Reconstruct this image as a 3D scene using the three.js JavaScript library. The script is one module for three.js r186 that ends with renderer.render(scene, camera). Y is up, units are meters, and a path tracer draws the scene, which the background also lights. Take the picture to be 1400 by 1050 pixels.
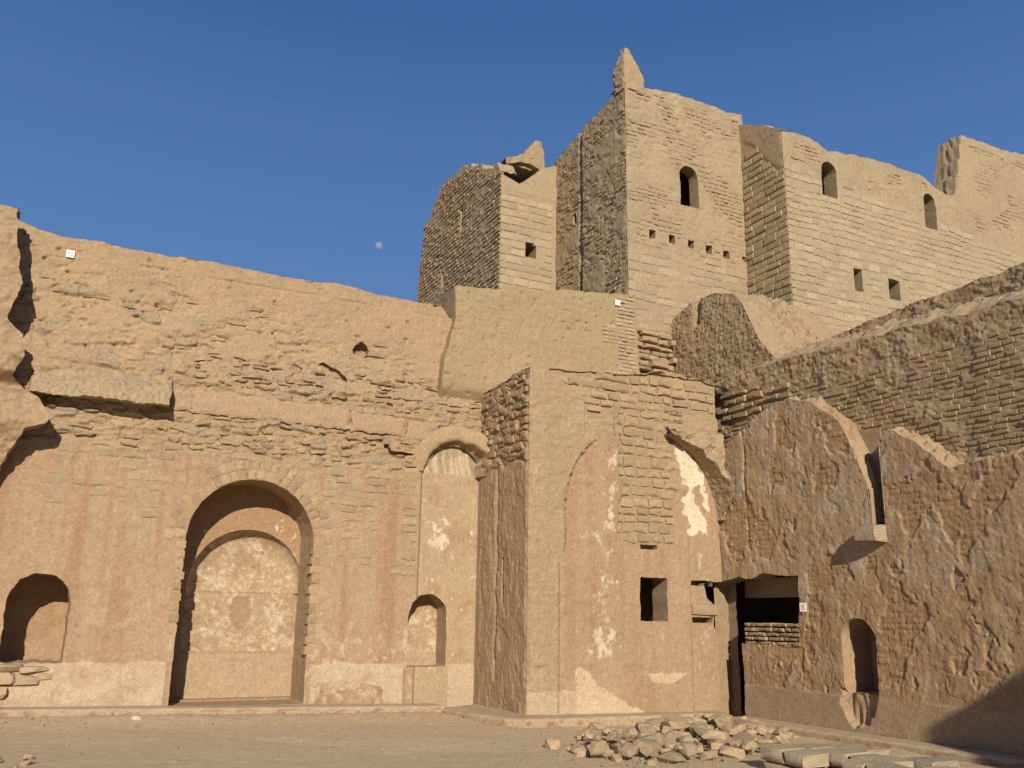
import * as THREE from 'three';
import { mergeGeometries, mergeVertices, toCreasedNormals } from 'three/addons/utils/BufferGeometryUtils.js';
import { ConvexGeometry } from 'three/addons/geometries/ConvexGeometry.js';

// ------------------------------------------------------------------ camera, sky, sun, exposure
const scene = new THREE.Scene();
const camera = new THREE.PerspectiveCamera(45.57, 1024 / 768, 0.1, 6000);
camera.position.set(0, 1.7, 0);
camera.rotation.order = 'YXZ';
camera.rotation.set(THREE.MathUtils.degToRad(14.36), THREE.MathUtils.degToRad(-27), THREE.MathUtils.degToRad(0.9));
scene.add(camera);

const SUN = new THREE.Vector3(-0.3019, 0.3746, 0.8767).normalize();
{
  const W = 256, H = 128, d = new Float32Array(W * H * 4);
  const stops = [[-90, .17, .13, .09], [-3, .19, .155, .12], [0, .21, .27, .345], [10, .122, .212, .385], [22, .080, .176, .385], [36, .042, .109, .285], [60, .024, .071, .208], [90, .019, .058, .18]];
  for (let j = 0; j < H; j++) {
    const el = ((j + .5) / H - .5) * 180;
    let k = 0; while (k < stops.length - 2 && el > stops[k + 1][0]) k++;
    const a = stops[k], b = stops[k + 1], t = Math.min(1, Math.max(0, (el - a[0]) / (b[0] - a[0])));
    for (let i = 0; i < W; i++) for (let c = 0; c < 4; c++) d[(j * W + i) * 4 + c] = c < 3 ? a[c + 1] + (b[c + 1] - a[c + 1]) * t : 1;
  }
  const tex = new THREE.DataTexture(d, W, H, THREE.RGBAFormat, THREE.FloatType);
  tex.mapping = THREE.EquirectangularReflectionMapping; tex.magFilter = THREE.LinearFilter; tex.minFilter = THREE.LinearFilter; tex.needsUpdate = true;
  scene.background = tex; scene.environment = tex;
}
const sun = new THREE.DirectionalLight(new THREE.Color(1, .915, .775), 4.6);
sun.position.set(10, 5, -16).addScaledVector(SUN, 80); sun.target.position.set(10, 5, -16);
sun.castShadow = true; sun.shadow.mapSize.set(4096, 4096);
Object.assign(sun.shadow.camera, { left: -35, right: 35, top: 30, bottom: -30, near: 1, far: 200 });
scene.add(sun, sun.target);
const renderer = new THREE.WebGLRenderer({ antialias: true });
renderer.toneMapping = THREE.LinearToneMapping; renderer.toneMappingExposure = 1.2;
renderer.shadowMap.enabled = true;

// ------------------------------------------------------------------ noise
let _s = 12345;
const rnd = () => { _s = (_s * 1664525 + 1013904223) >>> 0; return _s / 4294967296; };
const rr = (a, b) => a + (b - a) * rnd();
const seedTo = s => { _s = s >>> 0; for (let i = 0; i < 5; i++) rnd(); };
const PERM = new Uint8Array(512);
{ const p = Array.from({ length: 256 }, (_, i) => i); for (let i = 255; i > 0; i--) { const j = Math.floor(rnd() * (i + 1)); [p[i], p[j]] = [p[j], p[i]]; } for (let i = 0; i < 512; i++) PERM[i] = p[i & 255]; }
const GX = new Float32Array(256), GY = new Float32Array(256);
for (let i = 0; i < 256; i++) { const a = i / 256 * Math.PI * 2; GX[i] = Math.cos(a); GY[i] = Math.sin(a); }
function n2(x, y, s = 0) {
  x += s * 17.31; y += s * 9.73;
  const xi = Math.floor(x), yi = Math.floor(y), fx = x - xi, fy = y - yi, X = xi & 255, Y = yi & 255;
  const u = fx * fx * fx * (fx * (fx * 6 - 15) + 10), v = fy * fy * fy * (fy * (fy * 6 - 15) + 10);
  const a = PERM[PERM[X] + Y], b = PERM[PERM[(X + 1) & 255] + Y], c = PERM[PERM[X] + ((Y + 1) & 255)], d = PERM[PERM[(X + 1) & 255] + ((Y + 1) & 255)];
  const g00 = GX[a] * fx + GY[a] * fy, g10 = GX[b] * (fx - 1) + GY[b] * fy, g01 = GX[c] * fx + GY[c] * (fy - 1), g11 = GX[d] * (fx - 1) + GY[d] * (fy - 1);
  return ((g00 + (g10 - g00) * u) + ((g01 + (g11 - g01) * u) - (g00 + (g10 - g00) * u)) * v) * 1.5;
}
function fbm(x, y, o = 4, s = 0) { let a = 0, k = .5, f = 1; for (let i = 0; i < o; i++) { a += k * n2(x * f, y * f, s + i * 3); k *= .5; f *= 2.03; } return a; }
function hash(i, j, s = 0) { let h = (Math.imul(i, 374761393) + Math.imul(j, 668265263) + Math.imul(s + 7, 2147483647 ^ 0x5bd1e995)) | 0; h = Math.imul(h ^ (h >>> 13), 1274126177); return ((h ^ (h >>> 16)) >>> 0) / 4294967296; }
const W_ = { e: 0, r: 0 };
function worley(x, y, s = 0) {   // e: distance to the cell edge, r: the cell's own random number
  const xi = Math.floor(x), yi = Math.floor(y); let f1 = 9, f2 = 9, r = 0;
  for (let j = -1; j <= 1; j++) for (let i = -1; i <= 1; i++) {
    const a = xi + i, b = yi + j, px = a + .15 + .7 * hash(a, b, s), py = b + .15 + .7 * hash(a, b, s + 50), d = Math.hypot(px - x, py - y);
    if (d < f1) { f2 = f1; f1 = d; r = hash(a, b, s + 99); } else if (d < f2) f2 = d;
  }
  W_.e = f2 - f1; W_.r = r; return W_;
}
const clamp = (x, a = 0, b = 1) => x < a ? a : x > b ? b : x;
const ss = (a, b, x) => { const t = clamp((x - a) / (b - a)); return t * t * (3 - 2 * t); };
const mix = (a, b, t) => a + (b - a) * t;
const mix3 = (a, b, t) => [a[0] + (b[0] - a[0]) * t, a[1] + (b[1] - a[1]) * t, a[2] + (b[2] - a[2]) * t];
const mul3 = (a, k) => [a[0] * k, a[1] * k, a[2] * k];
function profile(pts, rough = 0, seed = 1) {   // a ragged outline through points [u, v]
  return u => {
    let k = 0; while (k < pts.length - 2 && u > pts[k + 1][0]) k++;
    const a = pts[k], b = pts[k + 1], t = clamp((u - a[0]) / (b[0] - a[0]));
    const step = Math.floor(u / .34 + 2 * n2(u * .7, 3, seed));
    return mix(a[1], b[1], t) + rough * (fbm(u * 2.1, 1.7, 4, seed) * 1.3 + (hash(step, 3, seed) - .5) * .8);
  };
}

// ------------------------------------------------------------------ surfaces: base colours (linear), grain, materials
const MUD = [.40, .283, .163], MUD2 = [.375, .262, .148], PINK = [.425, .284, .168], RED = [.385, .234, .127], STONE = [.415, .315, .190], GREY = [.34, .272, .185],
  PALE = [.56, .432, .278], WHITE = [.66, .55, .39], BROWN = [.365, .25, .14], DIRT = [.37, .262, .15], SAND = [.46, .345, .21];
const gN = 512;
function grainTex(kind) {
  const d = new Uint8Array(gN * gN * 4);
  const P = (x, y, f, s) => {           // tileable value: blend over the border
    const a = n2(x * f, y * f, s), b = n2((x - 1) * f, y * f, s), c = n2(x * f, (y - 1) * f, s), e = n2((x - 1) * f, (y - 1) * f, s);
    const tx = ss(.8, 1, x), ty = ss(.8, 1, y); return mix(mix(a, b, tx), mix(c, e, tx), ty);
  };
  for (let j = 0; j < gN; j++) for (let i = 0; i < gN; i++) {
    const x = i / gN, y = j / gN;
    let v = (kind === 'color' ? .22 : .4) * P(x, y, 8, 1) + .35 * P(x, y, 21, 2) + .34 * P(x, y, 55, 3) + .28 * P(x, y, 130, 4);
    if (kind === 'color') { const sp = P(x, y, 90, 7); v = .90 + .17 * v - (sp > .42 ? .12 : 0) + (sp < -.5 ? .08 : 0); } else v = .5 + .42 * v;
    const b = clamp(v) * 255; d.set([b, b, b, 255], (j * gN + i) * 4);
  }
  const t = new THREE.DataTexture(d, gN, gN); t.wrapS = t.wrapT = THREE.RepeatWrapping; t.magFilter = THREE.LinearFilter; t.minFilter = THREE.LinearMipmapLinearFilter; t.generateMipmaps = true;
  if (kind === 'color') t.colorSpace = THREE.SRGBColorSpace;
  t.needsUpdate = true; return t;
}
const gCol = grainTex('color'), gBump = grainTex('bump');
const wallMat = new THREE.MeshStandardMaterial({ vertexColors: true, map: gCol, bumpMap: gBump, bumpScale: .011, roughness: .96, side: THREE.DoubleSide });
const groundMat = wallMat.clone(); groundMat.bumpScale = .003;
const plainMat = c => new THREE.MeshStandardMaterial({ color: new THREE.Color().setRGB(...c), map: gCol, bumpMap: gBump, bumpScale: .011, roughness: .96, side: THREE.DoubleSide });
const tones = (c, n, spread = .16, warm = .05) => Array.from({ length: n }, (_, i) => { const k = 1 + spread * ((i / (n - 1)) * 2 - 1), w = warm * (hash(i, 5) * 2 - 1); return plainMat([c[0] * k * (1 + w), c[1] * k, c[2] * k * (1 - w)]); });

// ------------------------------------------------------------------ builders
const used = {};
const numbered = n => { const k = used[n] = (used[n] ?? -1) + 1; return k ? `${n}_${String(k).padStart(3, '0')}` : n; };
function thing(name, label, category, group) { const o = new THREE.Group(); o.name = numbered(name); o.userData = { label, category, kind: 'thing' }; if (group) o.userData.group = group; scene.add(o); return o; }
function part(name, geo, mat, parent, label) { const m = new THREE.Mesh(geo, mat); m.name = name; m.castShadow = m.receiveShadow = true; if (label) m.userData.label = label; (parent ?? scene).add(m); return m; }
function struct(name, geo, mat) { const m = part(numbered(name), geo, mat, scene); m.userData.kind = 'structure'; return m; }
const onZ = z => (u, v, h) => [u, v, z + h];            // faces +Z, u = x
const chip = (v, s) => .014 + .05 * Math.max(0, fbm(v * 2.6, 1, 4, s)) + .016 * n2(v * 9, 2, s + 1);         // loss along an arris
const onZc = (z, xe, s) => (u, v, h) => { const c = chip(v, s) * (1 - ss(0, .13, Math.abs(u - xe))); return [u + c, v, z + h - c]; };
const onXc = (x, ze, s) => (u, v, h) => { const c = chip(v, s) * (1 - ss(0, .13, Math.abs(u - ze))); return [x - h + c, v, u - c]; };
const onX = x => (u, v, h) => [x - h, v, u];            // faces -X, u = z
function geo(pos, col, uv, idx) {
  const g = new THREE.BufferGeometry();
  g.setAttribute('position', new THREE.Float32BufferAttribute(pos, 3)); g.setAttribute('color', new THREE.Float32BufferAttribute(col, 3)); g.setAttribute('uv', new THREE.Float32BufferAttribute(uv, 2));
  g.setIndex(idx); g.computeVertexNormals(); return g;
}
// a grid over (u, v), pushed out by h, coloured by col, cut where keep < 0
function sheet({ u, v, s, place, h = () => 0, col, keep, uvo = [0, 0] }) {
  const nu = Math.max(1, Math.round((u[1] - u[0]) / s)), nv = Math.max(1, Math.round((v[1] - v[0]) / s)), N = (nu + 1);
  const pos = [], cl = [], uv = [], idx = [], id = new Int32Array(N * (nv + 1)).fill(-1), K = keep ? new Float32Array(N * (nv + 1)) : null, em = new Map();
  const U = i => u[0] + (u[1] - u[0]) * i / nu, V = j => v[0] + (v[1] - v[0]) * j / nv;
  if (K) for (let j = 0; j <= nv; j++) for (let i = 0; i <= nu; i++) K[j * N + i] = keep(U(i), V(j));
  let n = 0;
  const add = (a, b) => { const hh = h(a, b), p = place(a, b, hh), c = col(a, b, hh), k = 1 + .075 * n2(a * 15, b * 17, 61) + .075 * n2(a * 31, b * 33, 62); pos.push(p[0], p[1], p[2]); cl.push(c[0] * k, c[1] * k, c[2] * k); uv.push((a + uvo[0]) * .8, (b + uvo[1]) * .8); return n++; };
  const vert = k => id[k] < 0 ? (id[k] = add(U(k % N), V((k / N) | 0))) : id[k];
  const edge = (a, b) => {
    if (a > b) { const t = a; a = b; b = t; }
    const key = a * 4194304 * 2 + b; let r = em.get(key); if (r !== undefined) return r;
    const ua = U(a % N), va = V((a / N) | 0), ub = U(b % N), vb = V((b / N) | 0);
    let lo = 0, hi = 1, kl = K[a]; for (let q = 0; q < 6; q++) { const m = (lo + hi) / 2, km = keep(mix(ua, ub, m), mix(va, vb, m)); if ((km > 0) === (kl > 0)) lo = m; else hi = m; }
    const t = (lo + hi) / 2; r = add(mix(ua, ub, t), mix(va, vb, t)); em.set(key, r); return r;
  };
  const tri = (a, b, c) => {
    if (!K) { idx.push(vert(a), vert(b), vert(c)); return; }
    const A = K[a] > 0, B = K[b] > 0, C = K[c] > 0, q = A + B + C;
    if (q === 3) idx.push(vert(a), vert(b), vert(c));
    else if (q === 1) { while (!(K[a] > 0)) { const t = a; a = b; b = c; c = t; } idx.push(vert(a), edge(a, b), edge(a, c)); }
    else if (q === 2) { while (K[c] > 0) { const t = a; a = b; b = c; c = t; } const e1 = edge(b, c), e2 = edge(a, c); idx.push(vert(a), vert(b), e1, vert(a), e1, e2); }
  };
  for (let j = 0; j < nv; j++) for (let i = 0; i < nu; i++) {
    const a = j * N + i, b = a + 1, c = a + N, d = c + 1;
    if ((i + j) & 1) { tri(a, b, d); tri(a, d, c); } else { tri(a, b, c); tri(b, d, c); }
  }
  return geo(pos, cl, uv, idx);
}
// any surface over [0,1] x [0,1]
function param(nu, nv, fn, col, us = 1, vs = 1) {
  const pos = [], cl = [], uv = [], idx = [];
  for (let j = 0; j <= nv; j++) for (let i = 0; i <= nu; i++) { const a = i / nu, b = j / nv; pos.push(...fn(a, b)); cl.push(...col(a, b)); uv.push(a * us, b * vs); }
  for (let j = 0; j < nv; j++) for (let i = 0; i < nu; i++) { const a = j * (nu + 1) + i, b = a + 1, c = a + nu + 1, d = c + 1; idx.push(a, b, d, a, d, c); }
  return geo(pos, cl, uv, idx);
}
// outlines
function dense(poly, step, rough = 0, seed = 1) {
  const out = []; for (let k = 0; k < poly.length; k++) { const a = poly[k], b = poly[(k + 1) % poly.length], L = Math.hypot(b[0] - a[0], b[1] - a[1]), n = Math.max(1, Math.round(L / step)); for (let i = 0; i < n; i++) out.push([mix(a[0], b[0], i / n), mix(a[1], b[1], i / n)]); }
  return rough ? out.map(p => [p[0] + rough * fbm(p[0] * 5, p[1] * 5, 3, seed), p[1] + rough * fbm(p[0] * 5, p[1] * 5, 3, seed + 31)]) : out;
}
const archPoly = (l, r, b, top, n = 20, lean = 0) => { const R = (r - l) / 2, c = (l + r) / 2, sp = top - R, p = [[l - lean, b], [r + lean, b]]; for (let i = 0; i <= n; i++) { const a = Math.PI * i / n; p.push([c + R * Math.cos(a), sp + R * Math.sin(a)]); } return p; };
const rectPoly = (l, r, b, t) => [[l, b], [r, b], [r, t], [l, t]];
function bbox(poly) { let a = 1e9, b = -1e9, c = 1e9, d = -1e9; for (const p of poly) { a = Math.min(a, p[0]); b = Math.max(b, p[0]); c = Math.min(c, p[1]); d = Math.max(d, p[1]); } return [a, b, c, d]; }
function sdf(poly) {   // > 0 outside
  const B = bbox(poly);
  return (u, v) => {
    if (u < B[0] - .15 || u > B[1] + .15 || v < B[2] - .15 || v > B[3] + .15) return .15;
    let d = 1e9, inside = false;
    for (let i = 0, j = poly.length - 1; i < poly.length; j = i++) {
      const a = poly[i], b = poly[j], ex = b[0] - a[0], ey = b[1] - a[1], wx = u - a[0], wy = v - a[1], t = clamp((wx * ex + wy * ey) / (ex * ex + ey * ey + 1e-12));
      d = Math.min(d, (wx - ex * t) ** 2 + (wy - ey * t) ** 2);
      if ((a[1] > v) !== (b[1] > v) && u < (b[0] - a[0]) * (v - a[1]) / (b[1] - a[1]) + a[0]) inside = !inside;
    }
    return (inside ? -1 : 1) * Math.sqrt(d);
  };
}
// ring of surface running in (depth > 0) or out (depth < 0) from an outline
function rim(poly, place, hf, depth, col, { nd = 8, rough = .01, seed = 3, back = () => 0 } = {}) {
  const n = poly.length, pos = [], cl = [], uv = [], idx = []; let L = 0;
  for (let k = 0; k <= n; k++) {
    const p = poly[k % n], q = poly[(k + 1) % n], h0 = hf(p[0], p[1]), h1 = -depth + back(p[0], p[1]);
    for (let d = 0; d <= nd; d++) {
      const t = d / nd, f = Math.sin(t * Math.PI) * rough, w = fbm(L * 5, t * Math.abs(depth) * 5, 3, seed) * f;
      const pp = place(p[0] + w, p[1] + w, mix(h0, h1, t)); pos.push(...pp); cl.push(...col(p[0], p[1], mix(h0, h1, t))); uv.push(L * .8, t * Math.abs(depth) * .8);
    }
    L += Math.hypot(q[0] - p[0], q[1] - p[1]);
  }
  for (let k = 0; k < n; k++) for (let d = 0; d < nd; d++) { const a = k * (nd + 1) + d, b = a + nd + 1; idx.push(a, b, b + 1, a, b + 1, a + 1); }
  return geo(pos, cl, uv, idx);
}
function inset(name, parent, poly, place, hf, depth, { s = .03, backH = () => 0, backCol, revCol, rough = .012, label, backName = 'back_wall', open = false } = {}) {
  const sd = sdf(poly), B = bbox(poly);
  const r = part(name, rim(poly, place, hf, depth, revCol, { nd: Math.max(4, Math.round(depth / (s * 2.5))), rough, back: backH }), wallMat, parent, label);
  if (!open) part(backName, sheet({ u: [B[0] - .02, B[1] + .02], v: [B[2] - .02, B[3] + .02], s, place, h: (u, v) => -depth + backH(u, v), col: backCol ?? revCol, keep: (u, v) => -sd(u, v) }), wallMat, r);
  return r;
}
// the dark room behind a window: five faces, open towards the wall
function chamber(parent, x0, x1, y0, y1, z0, z1) {
  const f = (a, b, c, d) => { const g = new THREE.BufferGeometry(); g.setAttribute('position', new THREE.Float32BufferAttribute([...a, ...b, ...c, ...a, ...c, ...d], 3)); g.setAttribute('uv', new THREE.Float32BufferAttribute([0, 0, 1, 0, 1, 1, 0, 0, 1, 1, 0, 1], 2)); g.computeVertexNormals(); return g; };
  part('chamber', mergeGeometries([f([x0, y0, z1], [x1, y0, z1], [x1, y1, z1], [x0, y1, z1]), f([x0, y0, z0], [x0, y0, z1], [x0, y1, z1], [x0, y1, z0]), f([x1, y0, z0], [x1, y0, z1], [x1, y1, z1], [x1, y1, z0]), f([x0, y1, z0], [x1, y1, z0], [x1, y1, z1], [x0, y1, z1]), f([x0, y0, z0], [x1, y0, z0], [x1, y0, z1], [x0, y0, z1])]), plainMat(BROWN), parent);
}
// capping surface between a ragged front outline and the back of a wall
function cap(u, s, top, place, hf, thick, col, { nd = 8, bump = .05, fall = 0, seed = 8 } = {}) {
  const nu = Math.round((u[1] - u[0]) / s);
  return param(nu, nd, (a, b) => { const uu = mix(u[0], u[1], a), t = top(uu), e = Math.sin(b * Math.PI); return place(uu + bump * .5 * e * n2(t * 6, b * thick * 6, seed + 9) * (b > .01 ? 1 : 0), t + bump * e * (fbm(uu * 3, b * thick * 3, 3, seed) + .25 + .5 * n2(uu * 9, b * thick * 9, seed + 5) + .3 * n2(uu * 21, b * thick * 21, seed + 6)) - fall * b, mix(hf(uu, t), -thick, b)); }, (a, b) => col(mix(u[0], u[1], a), b), (u[1] - u[0]) * .8, thick * .8);
}
// dressed or rough blocks: shared unit shapes, front at z = 0, back at z = -1
function unitBlocks(n, { irr = .06, cham = .10, bulge = .25, seed = 1 } = {}) {
  seedTo(seed * 977 + 11); const out = [];
  for (let q = 0; q < n; q++) {
    const ring = [[-.5, -.5], [0, -.5], [.5, -.5], [.5, 0], [.5, .5], [0, .5], [-.5, .5], [-.5, 0]].map(p => [p[0] * (1 - rr(0, irr)) + rr(-irr, irr) * .35, p[1] * (1 - rr(0, irr * 1.4)) + rr(-irr, irr) * .5]);
    const inn = ring.map(p => [p[0] * (1 - cham * rr(.7, 1.5)), p[1] * (1 - cham * 1.7 * rr(.7, 1.5)), -rr(0, bulge) * .5]);
    const P = [], push = (a, b, c) => P.push(...a, ...b, ...c), ctr = [rr(-.1, .1), rr(-.1, .1), 0];
    for (let k = 0; k < 8; k++) {
      const m = (k + 1) % 8, a = [...ring[k], -bulge], b = [...ring[m], -bulge], A = [...ring[k], -1], B = [...ring[m], -1];
      push(ctr, inn[k], inn[m]); push(inn[k], a, b); push(inn[k], b, inn[m]); push(a, A, B); push(a, B, b);
    }
    let g = new THREE.BufferGeometry(); g.setAttribute('position', new THREE.Float32BufferAttribute(P, 3));
    g = toCreasedNormals(g, .9);
    const uv = [], off = [rnd(), rnd()], pp = g.attributes.position; for (let i = 0; i < pp.count; i++) uv.push(pp.getX(i) * .38 + off[0], pp.getY(i) * .2 + off[1] + pp.getZ(i) * .1);
    g.setAttribute('uv', new THREE.Float32BufferAttribute(uv, 2)); out.push(g);
  }
  return out;
}
const BLOCKS = unitBlocks(20, { irr: .10, cham: .05, bulge: .10, seed: 2 }), ROUGH = unitBlocks(20, { irr: .15, cham: .07, bulge: .16, seed: 3 }), BRICKS = unitBlocks(12, { irr: .07, cham: .05, bulge: .12, seed: 4 }), RUB = unitBlocks(24, { irr: .34, cham: .12, bulge: .3, seed: 6 });
// fine broken relief of eroded mud: crisp pits and ridges, about 0 to 1
const erode = (u, v, s) => .55 * Math.abs(n2(u * 5.5, v * 8, s)) + .4 * Math.abs(n2(u * 12, v * 16, s + 1)) + .35 * n2(u * 23, v * 27, s + 2) * .6;
// place blocks; past 300 the smallest join one part
function layBlocks(name, parent, list, shapes, mats, limit = 300) {
  list.sort((a, b) => b.score - a.score); const rest = [];
  list.forEach((b, i) => {
    const g = shapes[Math.floor(hash(i, 3, 5) * shapes.length)], m = mats[Math.floor(hash(i, 8, 6) * mats.length)];
    const o = new THREE.Mesh(g, m); o.name = name; o.position.set(...b.p); o.rotation.set(b.tx ?? 0, b.ry, b.rz ?? 0, 'YXZ'); o.scale.set(b.w, b.h, b.d); o.castShadow = o.receiveShadow = true;
    if (i < limit) parent.add(o); else { o.updateMatrix(); rest.push([g.clone().applyMatrix4(o.matrix), mats.indexOf(m)]); }
  });
  if (rest.length) { const gs = mats.map((m, k) => rest.filter(r => r[1] === k).map(r => r[0])); const all = mergeGeometries(rest.map(r => r[0])); const o = part(name + 'work', all, mats[mats.length >> 1], parent); o.userData.kind = 'stuff'; }
}
// courses of blocks on a wall face
function courses({ u, v, ch, cw, inside, place, ry, hf = () => 0, proud = [.01, .03], depth = .16, joint = .012, wave = .02, seed = 1, skip = 0, tilt = .02, hvar = .9, score = () => 1 }) {
  seedTo(seed * 7919 + 3); const out = [];
  for (let y = v[0]; y < v[1];) {
    const H = rr(...ch);
    for (let x = u[0], first = rr(.4, 1); x < u[1] - .02; first = 1) {
      let Wd = rr(...cw) * first; if (x + Wd > u[1] - cw[0] * .5) Wd = u[1] - x; const cx = x + Wd / 2, cy = y + H / 2 + wave * n2(cx * .8, y, seed); x += Wd;
      const k = rnd(), pr = rr(...proud), rz = rr(-tilt, tilt), hv = rr(hvar, 1);
      if (k < skip || !inside(cx, cy, Wd / 2, H / 2)) continue;
      out.push({ p: place(cx, cy, hf(cx, cy) + pr), w: Wd - joint, h: H * hv - joint, d: depth, ry, rz, score: Wd * H * score(cx, cy) });
    }
    y += H;
  }
  return out;
}
// weathering of a mud face: scaled patches a little deeper than the rest, with short level cracks
const weather = (u, v, s) => { const m = fbm(u * .8, v * 1.1, 4, s), k = ss(.03, .06, m), ck = Math.abs(n2(u * .6, v * 3.4 + .5 * n2(u * 2, v * 2, s + 1), s + 2)), ck2 = Math.abs(n2(u * 3.1 + .6 * n2(u * 2, v * 2, s + 3), v * .9, s + 4)); return -.012 * k - .030 * (1 - ss(0, .016, ck)) * ss(.1, .3, n2(u * 1.2, v * 1.6, s + 5)) - .022 * (1 - ss(0, .012, ck2)) * ss(.25, .45, n2(u * .9, v * .9, s + 6)) + k * .016 * (strataH(u, v, s + 7) - .5); };
const stain = (u, v, s) => 1 + .10 * fbm(u * .55, v * .6, 4, s) + .07 * fbm(u * 2.2, v * .35, 3, s + 1) + .05 * fbm(u * 4, v * 4, 3, s + 2);
console.log('builders ready');
const brickH = (u, v, s, bw = .30, bh = .115, amp = .05) => { const row = Math.floor(v / bh), uu = u / bw + (row & 1) * .5, c = Math.floor(uu), fu = Math.abs(uu - c - .5) * 2, fv = Math.abs(v / bh - row - .5) * 2; const r = hash(c, row, s), e = (1 - ss(.82, 1, fu)) * (1 - ss(.70, 1, fv)); return amp * (r - .5) * e - amp * .55 * (1 - e); };
const strataH = (u, v, s) => { const y = v + .12 * fbm(u * .6, v * .5, 2, s + 3); return Math.abs(n2(u * 1.1, y * 5.5, s)) * .9 + .45 * Math.abs(n2(u * 2.6, y * 12, s + 1)); };

// ------------------------------------------------------------------ ground
const floorY = (x, z) => -.12 - .019 * clamp(x, -10, 16) + .02 * fbm(x * .7, z * .7, 3, 40) + .10 * Math.exp(-((z + 18.0) ** 2) / .5) * ss(9.2, 7, x);
// worn paving that the sand leaves bare: whole flags, so the edges step
const paveAt = (x, z) => { const r = Math.floor(z / .62), c = Math.floor(x / .95 + .4 * (r & 1)), m = fbm(c * .9 * .42, r * .6 * .42, 2, 48) + .42 - Math.hypot((c * .95 - 4.2) / 3.4, (r * .62 + 14.6) / 2.4); return m > 0 ? .55 + .45 * hash(c, r, 5) : 0; };
{
  const wx = a => 6 + 13 * a + 380 * Math.pow(a, 7), wz = b => -14 + 9 * b + 380 * Math.pow(b, 7);
  const g = param(560, 560, (a, b) => { const x = wx(a * 2 - 1), z = wz(1 - b * 2); const f = Math.exp(-((x - 6) ** 2) / 300 - ((z + 13) ** 2) / 120); return [x, floorY(x, z) + f * (.008 * fbm(x * 4, z * 4, 3, 44) + .014 * Math.max(0, fbm(x * 1.6, z * 1.6, 3, 47))), z]; },
    (a, b) => { const x = wx(a * 2 - 1), z = wz(1 - b * 2), t = clamp(.5 + 1.1 * fbm(x * .5, z * .6, 4, 41)); const pv = paveAt(x, z); return mul3(mix3(mix3([.60, .44, .26], [.64, .485, .30], t), [.66, .52, .345], pv), 1 + .09 * fbm(x * 5, z * 5, 3, 46)); }, 21, 15);
  struct('ground', g, groundMat);
}

// ------------------------------------------------------------------ sanctuary wall with the three niches (faces +Z at z = -19)
const zM = -19;
const apse = thing('sanctuary_wall', 'tall mud plastered wall with a large arched niche between two small ones', 'wall');
const nicheMain = dense([...archPoly(2.57, 5.11, -.02, 4.37, 40, .01)], .05, .02, 4);
const nicheLeft = dense(archPoly(-.36, .68, .80, 2.36, 20), .05, .05, 6);
const nicheRight = dense(archPoly(7.28, 8.21, .66, 2.18, 20), .05, .03, 7);
const hole = dense([[5.80, 7.40], [6.10, 7.36], [6.16, 7.52], [6.08, 7.68], [5.95, 7.72], [5.82, 7.62], [5.76, 7.5]], .05, .06, 8);
const cavity = dense([[5.0, 7.04], [5.2, 6.94], [5.45, 6.86], [5.62, 6.70], [5.66, 6.76], [5.5, 6.95], [5.25, 7.04], [5.08, 7.1]], .05, .05, 9);
const cavity2 = dense([[4.38, 6.86], [4.6, 6.80], [4.66, 6.9], [4.5, 6.98], [4.42, 6.96]], .04, .04, 10);
const cavity3 = dense([[6.55, 5.22], [6.7, 5.16], [7.25, 5.19], [7.2, 5.24], [6.72, 5.26], [6.68, 5.4], [6.56, 5.38]], .05, .03, 12);
const mOpen = [nicheMain, nicheLeft, nicheRight, hole, cavity, cavity2, cavity3].map(sdf);
const mTop = profile([[-4, 9.25], [-1.2, 9.15], [-.35, 8.95], [0, 8.98], [1.4, 8.95], [2.5, 8.98], [4.6, 8.93], [5.3, 9.02], [6.4, 8.92], [7.9, 8.90], [8.1, 8.62], [8.6, 8.6]], .035, 5);
const conchSd = sdf(dense(archPoly(7.47, 8.95, -.4, 5.78, 20), .1));
const mZone = (u, v) => { const w = .22 * fbm(u * .9, v * .4, 3, 20); return { up: ss(6.35, 6.9, v + w), rub: ss(4.55, 4.95, v + w * 1.6) * (1 - ss(6.7, 7.1, v + w * 1.2)), peel: ss(6.5, 7.0, v + w) * (1 - ss(7.7, 8.5, v + w * 2.5 + .10 * (u - 3))) * ss(8.3, 6.2, u) }; };
const streak = (u, v) => clamp(.5 + 1.5 * (fbm(u * 1.9, v * .10, 3, 22) + .35 * n2(u * 6.5, v * .35, 23)));
const dadoTop = u => (u < 2.6 ? .80 : .74) + .05 * fbm(u * 2.4, 1, 3, 25) - .5 * ss(.15, -.3, u);
const dado = (u, v) => {
  if (v > dadoTop(u)) return 0; if (u > 2.45 && u < 5.25) return 0;
  const lost = sd1(u, v); return lost < 0 ? 0 : (u > 7.22 && u < 8.28 ? 0 : 1);
};
const sd1 = sdf(dense([[5.3, -.3], [5.35, .28], [5.62, .36], [5.95, .20], [6.3, .34], [6.75, .26], [6.85, -.3]], .08, .12, 26));
const mStonesL = (u, v) => u > .1 && u < 2.45 && v > 3.55 + .5 * fbm(u * 1.1, 2, 3, 27) && v < 4.95;
const mStonesR = (u, v) => u > 5.25 && u < 7.35 && v > 2.7 + .9 * fbm(u * 1.3, 4, 3, 28) && v < 4.95;
const mMacro = (u, v) => { const Z = mZone(u, v); return -.20 * Z.up - .03 * Z.up * Math.max(0, v - 6.9); };
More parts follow.
